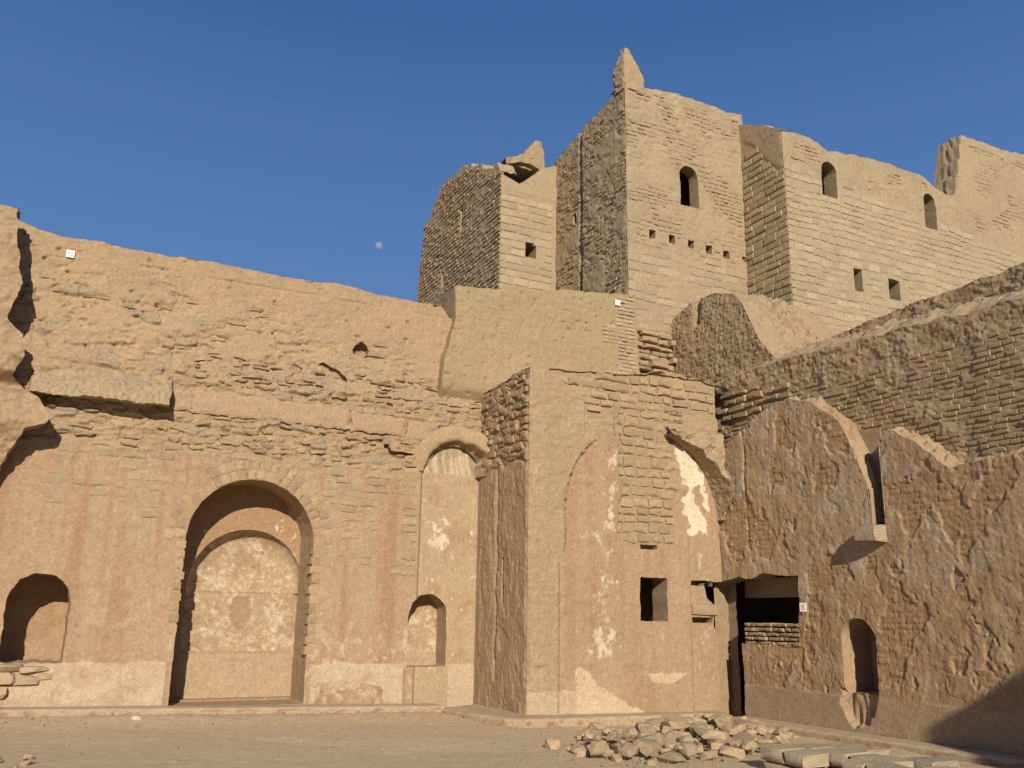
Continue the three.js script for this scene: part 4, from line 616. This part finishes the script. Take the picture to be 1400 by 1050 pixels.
// the keep: lower wing to the left
{
  const zL = -23.53, xL = 11.49, t = thing('keep_wing', 'ruined wing of pale coursed stone with small square window beside the tower', 'building');
  const top = profile([[11.49, 15.25], [11.62, 15.2], [12.15, 15.02], [12.5, 15.32], [12.9, 15.72], [13.4, 15.98]], .03, 290), win = dense(rectPoly(12.40, 12.78, 12.62, 13.12), .05, .015, 291), wsd = sdf(win);
  const ltop = profile([[-30.6, 13.4], [-30.45, 14.5], [-30.2, 14.7], [-30.15, 16.0], [-29.6, 16.15], [-29.3, 16.5], [-28.8, 16.65], [-28.6, 16.95], [-27.6, 17.0], [-26.4, 16.8], [-25.6, 16.45], [-24.6, 15.9], [-23.95, 15.75], [-23.6, 15.3]], .15, 292);
  const h = (u, v) => cornerFade(u, xL) * (.012 * fbm(u * 2, v * 2, 4, 293) - .028 * ss(14.8, 14.6, v));
  const col = (u, v) => mul3(mix3([.40, .30, .175], [.43, .33, .20], clamp(.5 + fbm(u * 1.5, v * 1.5, 3, 294))), 1 + .08 * fbm(u * 7, v * 7, 3, 295));
  part('front_face', sheet({ u: [xL, 13.5], v: [9, 16.3], s: .04, place: onZc(zL, xL, 510), h, col, keep: (u, v) => Math.min(top(u) - v, wsd(u, v)) }), wallMat, t);
  part('wall_top', cap([xL, 13.45], .05, top, onZ(zL), h, .55, () => MUD, { bump: .06 }), wallMat, t);
  inset('window', t, win, onZ(zL), h, 1.4, { s: .08, revCol: () => MUD2, label: 'small square window' });
  layBlocks('stone', t, courses({ u: [xL + .01, 13.37], v: [9.8, 14.75], ch: [.2, .27], cw: [.3, .72], inside: (u, v, a) => wsd(u, v) > .10 && wsd(u + a * .8, v) > .03 && wsd(u - a * .8, v) > .03 && v < 14.65 + .2 * n2(u * 2, 1, 3), place: onZ(zL), ry: 0, proud: [-.016, .0], depth: .1, joint: .03, wave: .03, seed: 51, tilt: .012, hvar: .9 }), BLOCKS, tones([.44, .342, .212], 6, .12));
  // shaded side
  const cs = .2, lh = (u, v) => cornerFade(u, zL) * (.04 * fbm(u * .6, v * .6, 3, 296) + .05 * (erode(u, v, 297) - .4) - .02);
  const lcol = (u, v) => mul3(mix3([.385, .28, .162], [.405, .295, .172], clamp(.5 + fbm(u * .8, v * .8, 3, 298))), 1 + .12 * fbm(u * 5, v * 5, 3, 299));
  const slit = [dense(rectPoly(-26.72, -26.52, 14.45, 15.3), .08, .02, 300), dense(rectPoly(-28.2, -28.02, 12.9, 13.5), .08, .02, 301)], sl = slit.map(sdf);
  part('side_face', sheet({ u: [-30.6, zL], v: [9, 17.3], s: .045, place: onXc(xL, zL, 510), h: lh, col: lcol, keep: (u, v) => Math.min(ltop(u) - v, sl[0](u, v), sl[1](u, v)) }), wallMat, t);
  for (const p of slit) inset('slit', t, p, onX(xL), lh, .5, { s: .15, revCol: () => MUD2 });
  part('side_top', cap([-30.6, zL - .02], .06, ltop, onX(xL), lh, .6, () => [.41, .305, .18], { bump: .1 }), wallMat, t);
  layBlocks('brick', t, courses({ u: [-30.3, zL - .03], v: [9.8, 17], ch: [.125, .155], cw: [.25, .45], inside: (u, v, a) => v < ltop(u) - .15 && sl[0](u, v) > .14 && sl[1](u, v) > .14 && n2(u * 2, v * 2, 303) > -.55, place: onX(xL), ry: -Math.PI / 2, proud: [-.01, .022], depth: .14, joint: .03, wave: .03, seed: 52, tilt: .04, hvar: .8, score: u => 1 + .15 * (u + 31) }), BRICKS, tones([.395, .285, .165], 5, .10));
  // broken vault roof behind the notch, with the stub left standing on it
  const rm = (a, b) => mul3(MUD, 1 + .14 * fbm(a * 9, b * 5, 3, 304));
  const roof = part('roof_vault', param(40, 30, (a, b) => { const x = mix(11.8, 13.35, a), q = b * 2, under = q < 1, w = under ? q : 2 - q, z = mix(zL - .35 - .1 * n2(x * 3, 1, 4), zL - 5, w); return [x, 15.72 + .30 * Math.sin(a * Math.PI * .9 + .2) + (under ? 0 : .22 + .05 * fbm(x * 3, z * 2, 3, 305)), z]; }, rm, 1.6, 3), wallMat, t);
  part('chamber_wall', new THREE.BoxGeometry(1.5, 2.6, .2).translate(12.5, 14.9, zL - 4.2), plainMat(MUD2), t);
  part('roof_end', param(30, 6, (a, b) => { const x = mix(11.8, 13.35, a), z = zL - .35 - .1 * n2(x * 3, 1, 4); return [x, 15.72 + .30 * Math.sin(a * Math.PI * .9 + .2) + .23 * b, z + .03 * n2(x * 8, b, 5)]; }, rm, 1.6, .2), wallMat, roof);
  const stub = dense([[12.25, 15.9], [13.38, 15.9], [13.30, 16.6], [13.18, 17.05], [13.0, 17.0], [12.72, 16.72], [12.55, 16.45], [12.2, 16.2]], .07, .08, 306), ssd = sdf(stub);
  const sh = (u, v) => .04 * fbm(u * 4, v * 4, 3, 307), st = part('roof_stub', rim(stub, onZ(zL - .5), sh, .7, () => MUD, { nd: 6, rough: .04 }), wallMat, t, 'pointed stub of wall left standing on the roof');
  part('stub_face', sheet({ u: [12.1, 13.5], v: [15.8, 17.2], s: .05, place: onZ(zL - .5), h: sh, col: (u, v) => mul3(MUD, 1 + .1 * n2(u * 8, v * 8, 2)), keep: (u, v) => -ssd(u, v) }), wallMat, st);
}
// the keep: long block to the right
{
  const xR2 = 17.6, zR = -17.66, t = thing('keep_hall', 'long block of pale coursed stone with two arched and two square windows', 'building');
  const top = profile([[17.58, 15.48], [18.4, 15.55], [19.0, 15.45], [19.4, 15.3], [20.4, 15.42], [22, 15.52], [23.4, 15.5], [24.0, 15.25], [24.55, 15.05], [24.95, 15.2], [25.08, 15.5], [25.12, 15.85], [25.26, 16.0], [25.3, 16.5], [25.42, 16.6], [25.46, 17.1], [25.58, 17.2], [25.62, 17.5], [26.6, 17.55], [28, 17.55], [29.2, 17.7], [40, 17.8]], .05, 310);
  const wins = [archPoly(19.08, 19.68, 13.80, 14.92, 14), archPoly(23.42, 23.96, 13.72, 14.92, 14), rectPoly(20.08, 20.42, 11.02, 11.72), rectPoly(21.5, 21.98, 11.02, 11.66)].map((p, i) => dense(p, .06, .02, 311 + i)), wo = wins.map(sdf);
  const stoneTop = u => 14.62 - .085 * (u - 17.6) + .10 * fbm(u * 2, 1, 3, 316);
  const h = (u, v) => cornerFade(u, xR2) * (.02 * fbm(u * .9, v * .9, 4, 317) + .006 * fbm(u * 8, v * 8, 3, 318)) - .018 * ss(.05, -.05, v - stoneTop(u)) * ss(9.3, 9.5, v) * cornerFade(u, xR2) + weather(u, v, 440) * ss(-.05, .1, v - stoneTop(u));
  const col = (u, v) => mul3(mix3([.40, .302, .182], v > stoneTop(u) ? [.40, .297, .178] : [.42, .325, .20], .6), stain(u, v, 445) * (1 + .08 * fbm(u * 7, v * 7, 3, 320)));
  part('front_face', sheet({ u: [xR2, 33], v: [7.4, 18.1], s: .045, place: onZc(zR, xR2, 515), h, col, keep: (u, v) => { let k = top(u) - v; for (const f of wo) k = Math.min(k, f(u, v)); return k; } }), wallMat, t);
  part('wall_top', cap([xR2, 33], .025, top, onZ(zR), h, .9, () => MUD, { bump: .14, nd: 14 }), wallMat, t);
  for (const [x0, x1, y0, y1] of [[18.5, 20.2, 13.2, 15.15], [22.8, 24.4, 13.2, 15.1], [19.6, 20.85, 10.6, 12.2], [21.1, 22.5, 10.6, 12.2]]) chamber(t, x0, x1, y0, y1, zR - .07, zR - 2.6);
  wins.forEach((p, i) => inset('window', t, p, onZ(zR), h, i < 2 ? .5 : .6, { open: true, s: .08, revCol: () => [.36, .27, .16], label: i < 2 ? 'arched window with stone reveal' : 'square window hole' }));
  layBlocks('stone', t, courses({ u: [xR2 + .01, 33], v: [9.35, 14.9], ch: [.16, .28], cw: [.22, .52], inside: (u, v, a) => v < stoneTop(u) - .1 && wo.every(f => f(u, v) > .1 && f(u + a * .9, v) > .02 && f(u - a * .9, v) > .02), place: onZ(zR), ry: 0, proud: [-.008, .007], depth: .12, joint: .028, wave: .09, seed: 61, tilt: .035, hvar: .82, score: u => u > 29 ? .01 : 1 - .05 * (u - 17) }), BLOCKS, tones([.44, .342, .212], 7, .12));
  const bare2 = (u, v) => fbm(u * .7, v * .9, 4, 470);
  layBlocks('brick', t, courses({ u: [xR2 + .05, 31], v: [13.4, 17.3], ch: [.11, .16], cw: [.15, .32], inside: (u, v, a) => v > stoneTop(u) + .1 && v < top(u) - .2 && bare2(u, v) > .06 && wo.every(f => f(u, v) > .12), place: onZ(zR), ry: 0, hf: (u, v) => .0, proud: [.0, .018], depth: .12, joint: .022, wave: .06, tilt: .04, hvar: .75, seed: 65 }), ROUGH, tones([.41, .305, .183], 5, .1));
  // exposed return
  const stop2 = profile([[-19.45, 16.55], [-18.4, 16.0], [-17.66, 15.48]], .03, 321), sTop = u => mix(16.5, 14.9, ss(-19.4, -17.66, u)) - .6;
  const lh = (u, v) => cornerFade(u, zR) * (.01 * fbm(u, v, 3, 322) + .012 * fbm(u * 7, v * 7, 3, 323) - .03 * ss(.1, -.1, v - sTop(u))), lcol = (u, v) => mul3([.395, .29, .17], 1 + .12 * fbm(u * 5, v * 5, 3, 324));
  part('side_face', sheet({ u: [-19.5, zR], v: [8, 16.8], s: .04, place: onXc(xR2, zR, 515), h: lh, col: lcol, keep: (u, v) => stop2(u) - v }), wallMat, t);
  part('side_top', cap([-19.5, zR - .02], .05, stop2, onX(xR2), lh, .8, () => [.42, .31, .18], { bump: .08 }), wallMat, t);
  layBlocks('stone', t, courses({ u: [-19.4, zR - .01], v: [9.4, 15.4], ch: [.19, .26], cw: [.32, .62], inside: (u, v, a) => v < sTop(u) && true, place: onX(xR2), ry: -Math.PI / 2, proud: [-.02, .015], depth: .14, joint: .025, wave: .03, seed: 62, hvar: .85 }), BRICKS, tones([.42, .315, .188], 5, .12), 120);
  // broken roof edge in the gap beside the higher end
  const rm = (a, b) => mul3(MUD, 1 + .14 * fbm(a * 9, b * 5, 3, 325));
  part('roof_edge', param(40, 24, (a, b) => { const x = mix(22.6, 26.5, a), q = b * 2, under = q < 1, w = under ? q : 2 - q; return [x, 15.55 + .12 * n2(x * 3, 2, 3) + (under ? 0 : .22), mix(zR - .8 + .2 * n2(x * 2.5, 2, 6), zR - 5, w)]; }, rm, 3, 3), wallMat, t);
  part('inner_wall', new THREE.BoxGeometry(9, 3.2, .2).translate(26, 14.6, zR - 4), plainMat(MUD2), t);
}

// ------------------------------------------------------------------ broken end of the left side wall
{
  const t = thing('broken_pillar', 'jagged broken end of a side wall standing against the left of the sanctuary wall', 'wall'), zf = -18.45;
  const edge = v0 => { const v = 1.7 + (v0 - 1.7) * .973; const pts = [[-1, -1.2], [2.4, -1.1], [3.4, -.95], [4.2, -.72], [4.78, -.45], [4.9, -.12], [5.1, -.05], [5.35, -.25], [5.6, -.62], [5.75, -.78], [6.1, -.62], [6.5, -.70], [6.75, -1.0], [7.3, -.86], [8.2, -1.0], [8.5, -1.08], [8.95, -1.12], [9.6, -1.14]]; let k = 0; while (k < pts.length - 2 && v > pts[k + 1][0]) k++; const a = pts[k], b = pts[k + 1]; return mix(a[1], b[1], clamp((v - a[0]) / (b[0] - a[0]))) - .02 + .10 * fbm(v * 2.7, 3, 4, 330); };
  const top = u => 9.08 + .05 * fbm(u * 3, 2, 3, 331);
  const h = (u, v) => { worley(u * 2.2, v * 3.4, 332); return .08 * (erode(u * .6, v * .6, 338) - .4) + .10 * fbm(u * 1.5, v * 1.5, 4, 333) + .09 * (W_.r - .5) * ss(0, .15, W_.e) * (1 - ss(7, 7.6, v)) - .35 * ss(.25, 0, Math.abs(v - 5.72)) - .25 * ss(4.7, 3.9, v) + .18 * ss(.4, 0, Math.abs(v - 5.0)); };
  const col = (u, v) => mul3(mix3(MUD, [.41, .27, .15], clamp(.5 + fbm(u * 1.4, v * 1.4, 3, 334))), 1 + .1 * fbm(u * 7, v * 7, 3, 335));
  const body = part('wall_face', sheet({ u: [-4, .4], v: [-.6, 9.3], s: .03, place: onZ(zf), h, col, keep: (u, v) => Math.min(top(u) - v, edge(v) - u) }), wallMat, t);
  part('wall_side', param(40, 260, (a, b) => { const v = mix(-.6, top(-1.1), b), e = edge(v), n = Math.sin(a * Math.PI); return [e + n * .14 * fbm(a * 5, v * 2.5, 3, 336) - .25 * a * ss(4, 6, v), v, mix(zf + h(e, v), zM + .1, a)]; }, (a, b) => mul3(MUD, 1 + .15 * fbm(a * 6, b * 40, 3, 337)), 1.2, 7), wallMat, t);
  part('wall_top', cap([-4, -1.1], .06, top, onZ(zf), h, .6, () => MUD, { bump: .1 }), wallMat, t);
}

// ------------------------------------------------------------------ stone ledge along the foot of the walls
{
  const t = thing('stone_ledge', 'low worn plaster ledge along the foot of the sanctuary wall and pier', 'ledge');
  const run = (name, pts, top, seed) => {   // pts: front outline and wall side as [x, z] pairs
    const n = 160; part(name, param(n, 22, (a, b) => {
      const s = a * (pts.length - 1), k = Math.min(pts.length - 2, Math.floor(s)), f = s - k, p = pts[k], q = pts[k + 1], fx = mix(p[0], q[0], f), fz = mix(p[1], q[1], f), wx = mix(p[2], q[2], f), wz = mix(p[3], q[3], f);
      const y = top(fx), nx = .06 * fbm(fx * 2.4, fz * 2.4, 4, seed);
      if (b < .35) { const w = b / .35; return [fx + nx * .5, mix(floorY(fx, fz) - .12, y - .015, w) , fz + nx - .03 * w]; }
      const w = (b - .35) / .65; return [mix(fx + nx * .5, wx, w), y + .012 * fbm(fx * 4, w * 3, 3, seed + 1) + .02 * ss(0, .2, w), mix(fz + nx - .03, wz, w)];
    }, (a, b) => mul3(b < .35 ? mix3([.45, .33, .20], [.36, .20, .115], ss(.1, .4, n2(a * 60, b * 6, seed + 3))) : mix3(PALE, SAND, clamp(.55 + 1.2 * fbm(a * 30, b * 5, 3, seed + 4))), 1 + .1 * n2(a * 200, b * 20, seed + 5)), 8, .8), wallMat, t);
  };
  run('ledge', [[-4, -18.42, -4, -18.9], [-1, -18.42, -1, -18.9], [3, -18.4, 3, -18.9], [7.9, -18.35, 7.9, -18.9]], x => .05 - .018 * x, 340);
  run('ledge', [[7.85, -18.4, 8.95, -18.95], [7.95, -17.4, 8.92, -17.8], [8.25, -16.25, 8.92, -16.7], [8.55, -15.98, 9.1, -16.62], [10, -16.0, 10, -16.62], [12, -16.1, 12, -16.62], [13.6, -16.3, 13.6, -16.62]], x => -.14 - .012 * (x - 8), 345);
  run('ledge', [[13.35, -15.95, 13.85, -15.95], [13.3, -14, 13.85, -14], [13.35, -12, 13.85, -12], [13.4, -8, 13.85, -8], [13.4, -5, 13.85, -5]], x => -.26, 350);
  // broken sill under the small niche at the left
  seedTo(515); const m = tones([.44, .32, .19], 4, .1);
  for (const [x, y, w, hh, d] of [[-.28, .74, .7, .16, .34], [.22, .72, .5, .14, .3], [-.38, .56, .75, .22, .3], [.12, .54, .5, .2, .24], [-.4, .34, .6, .22, .24], [.42, .60, .26, .14, .18]]) { const o = part('sill_stone', rockGeo(w, hh, d, 26), m[Math.floor(rnd() * 4)], t); o.position.set(x, y - .03, zM - .02); o.rotation.set(rr(-.1, .1), rr(-.2, .2), rr(-.06, .06)); }
}

// ------------------------------------------------------------------ rubble heap
function rockGeo(sx, sy, sz, n = 28) {
  const p = []; for (let i = 0; i < n; i++) { const v = new THREE.Vector3(rr(-1, 1), rr(-1, 1), rr(-1, 1)), m = Math.max(Math.abs(v.x), Math.abs(v.y), Math.abs(v.z)); v.divideScalar(mix(m, v.length(), .22)); p.push(v.multiply(new THREE.Vector3(sx / 2, sy / 2, sz / 2))); }
  const g = new ConvexGeometry(p); const uv = [], q = g.attributes.position, nn = g.attributes.normal; for (let i = 0; i < q.count; i++) { const ax = Math.abs(nn.getX(i)), ay = Math.abs(nn.getY(i)); uv.push(...(ay > .6 ? [q.getX(i), q.getZ(i)] : ax > .6 ? [q.getZ(i), q.getY(i)] : [q.getX(i), q.getY(i)])); } g.setAttribute('uv', new THREE.Float32BufferAttribute(uv, 2)); return g;
}
const hm = new Map(), cell = .08, hk = (x, z) => Math.round(x / cell) * 10007 + Math.round(z / cell);
function dropRock(x, z, s, label, group, mats, flat = 1, tries = 0) {
  const g = rockGeo(s * rr(.8, 1.25), s * rr(.42, .7) * flat, s * rr(.6, 1)); g.rotateZ(rr(-.3, .3)); g.rotateX(rr(-.3, .3)); g.rotateY(rr(0, 6.28)); g.computeBoundingBox();
  const b = g.boundingBox, top = new Map(); let rest = -9;
  const P = g.attributes.position; // underside heights on a grid
  const lowAt = new Map(), hiAt = new Map(), tri = [new THREE.Vector3(), new THREE.Vector3(), new THREE.Vector3()];
  for (let i = 0; i < P.count; i += 3) { for (let k = 0; k < 3; k++) tri[k].fromBufferAttribute(P, i + k); for (let a = 0; a <= 6; a++) for (let c = 0; c <= 6 - a; c++) { const u = a / 6, v = c / 6, w = 1 - u - v, px = tri[0].x * u + tri[1].x * v + tri[2].x * w, py = tri[0].y * u + tri[1].y * v + tri[2].y * w, pz = tri[0].z * u + tri[1].z * v + tri[2].z * w, k = hk(x + px, z + pz); if (!(lowAt.get(k) <= py)) lowAt.set(k, py); if (!(hiAt.get(k) >= py)) hiAt.set(k, py); } }
  const gy = floorY(x, z) - .02; const gaps = []; for (const [k, y] of lowAt) gaps.push((hm.get(k) ?? gy) - y);
  gaps.sort((p, q) => q - p); rest = gaps[Math.floor(gaps.length * .06)] - .012;
  if (rest - gy > .24 && tries > 12) return null; if (rest - gy > .24) return dropRock(x + rr(-.5, .5), z + rr(-.5, .5), s, label, group, mats, flat, tries + 1);
  for (const [k, y] of hiAt) hm.set(k, Math.max(hm.get(k) ?? gy, y + rest));
  const m = part(numbered('rubble_stone'), g, mats[Math.floor(rnd() * mats.length)], scene); m.position.set(x, rest, z); m.userData.label = label; m.userData.category = 'stone'; if (group) m.userData.group = group; return m;
}
{
  seedTo(99); const mats = [...tones([.45, .332, .20], 5, .15), ...tones([.40, .295, .18], 3, .12), plainMat([.47, .35, .19])];
  // heap runs from the near left to the foot of the doorway
  const L1 = 'large angular broken stone in the rubble heap before the pier', L2 = 'smaller broken stone lodged among the rubble heap before the pier';
  for (let k = 0; k < 36; k++) { const a = k / 36, x = mix(8.0, 12.5, Math.pow(a, .8)) + rr(-.35, .35), z = mix(-11.9, -14.9, a) + rr(-.95, .95); dropRock(x, z, rr(.30, .52), L1, 'large stones of the rubble heap', mats, .8); }
  for (let k = 0; k < 120; k++) { const a = rnd(), x = mix(7.9, 12.9, a) + rr(-.6, .5), z = mix(-12.1, -14.8, a) + rr(-1.1, 1.1); dropRock(x, z, rr(.10, .32), L2, 'smaller stones of the rubble heap', mats); }
  dropRock(1.9, -17.7, .2, 'small white stone lying on the sand before the large niche', undefined, [plainMat([.66, .58, .46])]);
  for (let k = 0; k < 9; k++) dropRock(rr(-.4, .35), rr(-13.9, -12.7), rr(.07, .17), 'small dusty stone half buried in sand beyond the broken pillar', 'scattered stones on the sand', [plainMat([.40, .30, .19])]);
  for (const [x, z, s] of [[11.25, -9.75, .62], [11.6, -9.3, .45], [10.9, -9.9, .35]]) dropRock(x, z, s, 'pale rounded boulder at the end of the low block wall', 'boulders beside the low block wall', [plainMat([.44, .34, .215])]);
}
// pebbles and crumbs on the sand
{
  seedTo(808); const N = 1900, im = new THREE.InstancedMesh(rockGeo(1, .7, .9, 14), plainMat([.45, .345, .22]), N), M = new THREE.Matrix4(), q = new THREE.Quaternion(), e = new THREE.Euler(), cc = new THREE.Color();
  for (let i = 0; i < N; i++) { const k = rnd(); let x, z; if (k < .62) { const a = rnd(); x = mix(7.6, 13.1, a) + rr(-1, .5); z = mix(-11.6, -15.3, a) + rr(-1.4, 1.4); } else if (k < .88) { x = rr(-1, 13.2); z = (x < 8 ? -18.3 : -15.9) + Math.pow(rnd(), 2) * 1.2; } else { x = rr(-2, 13); z = rr(-18.2, -8.5); }
    if (x > 13.2 || (x > 8 && z < -15.95)) { x = rr(0, 7); z = rr(-18, -12); } const s = .012 + .05 * Math.pow(rnd(), 4) + .012 * rnd(); e.set(rr(0, 6), rr(0, 6), rr(0, 6)); im.setMatrixAt(i, M.compose(new THREE.Vector3(x, floorY(x, z) + s * .2, z), q.setFromEuler(e), new THREE.Vector3(s, s, s))); const t = rr(.75, 1.15); im.setColorAt(i, cc.setRGB(t, t, t)); }
  im.name = 'pebbles'; im.castShadow = im.receiveShadow = true; im.userData = { kind: 'stuff', label: 'fine pebbles and crumbs strewn over the sandy court', category: 'pebbles' }; scene.add(im);
}
// ------------------------------------------------------------------ low wall of squared blocks
{
  const t = thing('low_block_wall', 'low wall of squared sandstone blocks in front of the rubble heap', 'wall'), m = tones([.43, .335, .215], 5, .10), list = [];
  seedTo(404);
  for (let row = 0; row < 2; row++) for (let c = 0; c < 3; c++) for (let z = -10.55 - .2 * (row ? .4 : 0) + c * .1; z < -5.5;) { const w = rr(.36, .72); if (!(row && hash(Math.round(z * 7), c, 3) < .12)) { const y = floorY(9.6, z) + .03 + row * .20 + rr(-.012, .012); list.push({ p: [9.38 + c * .47 + rr(-.03, .03), y, z + w / 2], w: w - .015, h: .20, d: .46, ry: -Math.PI / 2, rz: rr(-.02, .02), tx: rr(-.02, .02), score: 1 }); } z += w; }
  layBlocks('block', t, list, unitBlocks(14, { irr: .12, cham: .07, bulge: .10, seed: 77 }), m);
}

// ------------------------------------------------------------------ survey markers
{
  const c = document.createElement('canvas'); c.width = c.height = 128; const x = c.getContext('2d'); x.fillStyle = '#f2efe8'; x.fillRect(0, 0, 128, 128); x.strokeStyle = '#15130f'; x.fillStyle = '#15130f'; x.lineWidth = 13;
  for (const [a, b] of [[.2, 1.2], [1.75, 2.5], [3.1, 4.2], [4.9, 5.8]]) { x.beginPath(); x.arc(64, 64, 36, a, b); x.stroke(); } x.beginPath(); x.arc(64, 64, 11, 0, 7); x.fill();
  const tx = new THREE.CanvasTexture(c); tx.colorSpace = THREE.SRGBColorSpace; const mk = new THREE.MeshStandardMaterial({ map: tx, roughness: .7 }), edge = new THREE.MeshStandardMaterial({ color: 0xe8e4da, roughness: .8 });
  const mark = (p, s, ry, label) => { const m = part(numbered('survey_marker'), new THREE.BoxGeometry(s, s, .012), [edge, edge, edge, edge, mk, edge], scene); m.position.set(...p); m.rotation.y = ry; m.userData.label = label; m.userData.category = 'marker'; };
  mark([-.14, 8.60, zM - .205], .15, 0, 'white square survey target high on the sanctuary wall');
  mark([12.78, 9.78, -19.03], .15, 0, 'white square survey target on the brick pilaster of the enclosure wall');
  mark([xR - .075, 2.0, -14.12], .17, -Math.PI / 2, 'white square survey target beside the dark doorway');
}
// ------------------------------------------------------------------ standing ruins behind the visitor, which shade the foot of the side wall
{
  const t = thing('ruined_cross_wall', 'tall ruined mud brick wall across the nave behind the visitor', 'wall');
  const top = profile([[8.85, 2.0], [9.0, 5.95], [9.74, 6.25], [10.4, 6.55], [12, 6.7], [16, 6.8]], .10, 360), poly = []; for (let x = 8.85; x <= 15; x += .1) poly.push([x, top(x)]); poly.push([15, -.8], [8.85, -.8]);
  const g = new THREE.ExtrudeGeometry(new THREE.Shape(poly.map(p => new THREE.Vector2(...p))), { depth: 1.2, bevelEnabled: false }); g.translate(0, 0, 2.5);
  part('wall_body', g, plainMat(MUD), t);
}
// ------------------------------------------------------------------ moon
{
  const d = new THREE.Vector3(649, 875.9 - 1.7, -2000).normalize(), g = new THREE.SphereGeometry(9.2, 32, 20);
  const m = part('moon', g, new THREE.MeshStandardMaterial({ color: new THREE.Color().setRGB(.42, .44, .46), roughness: 1, transparent: true, opacity: .28 }), scene); m.position.copy(d.multiplyScalar(2200)); m.position.y += 1.7; m.userData = { label: 'small pale daytime moon in the blue sky', category: 'moon' };
}
renderer.render(scene, camera);
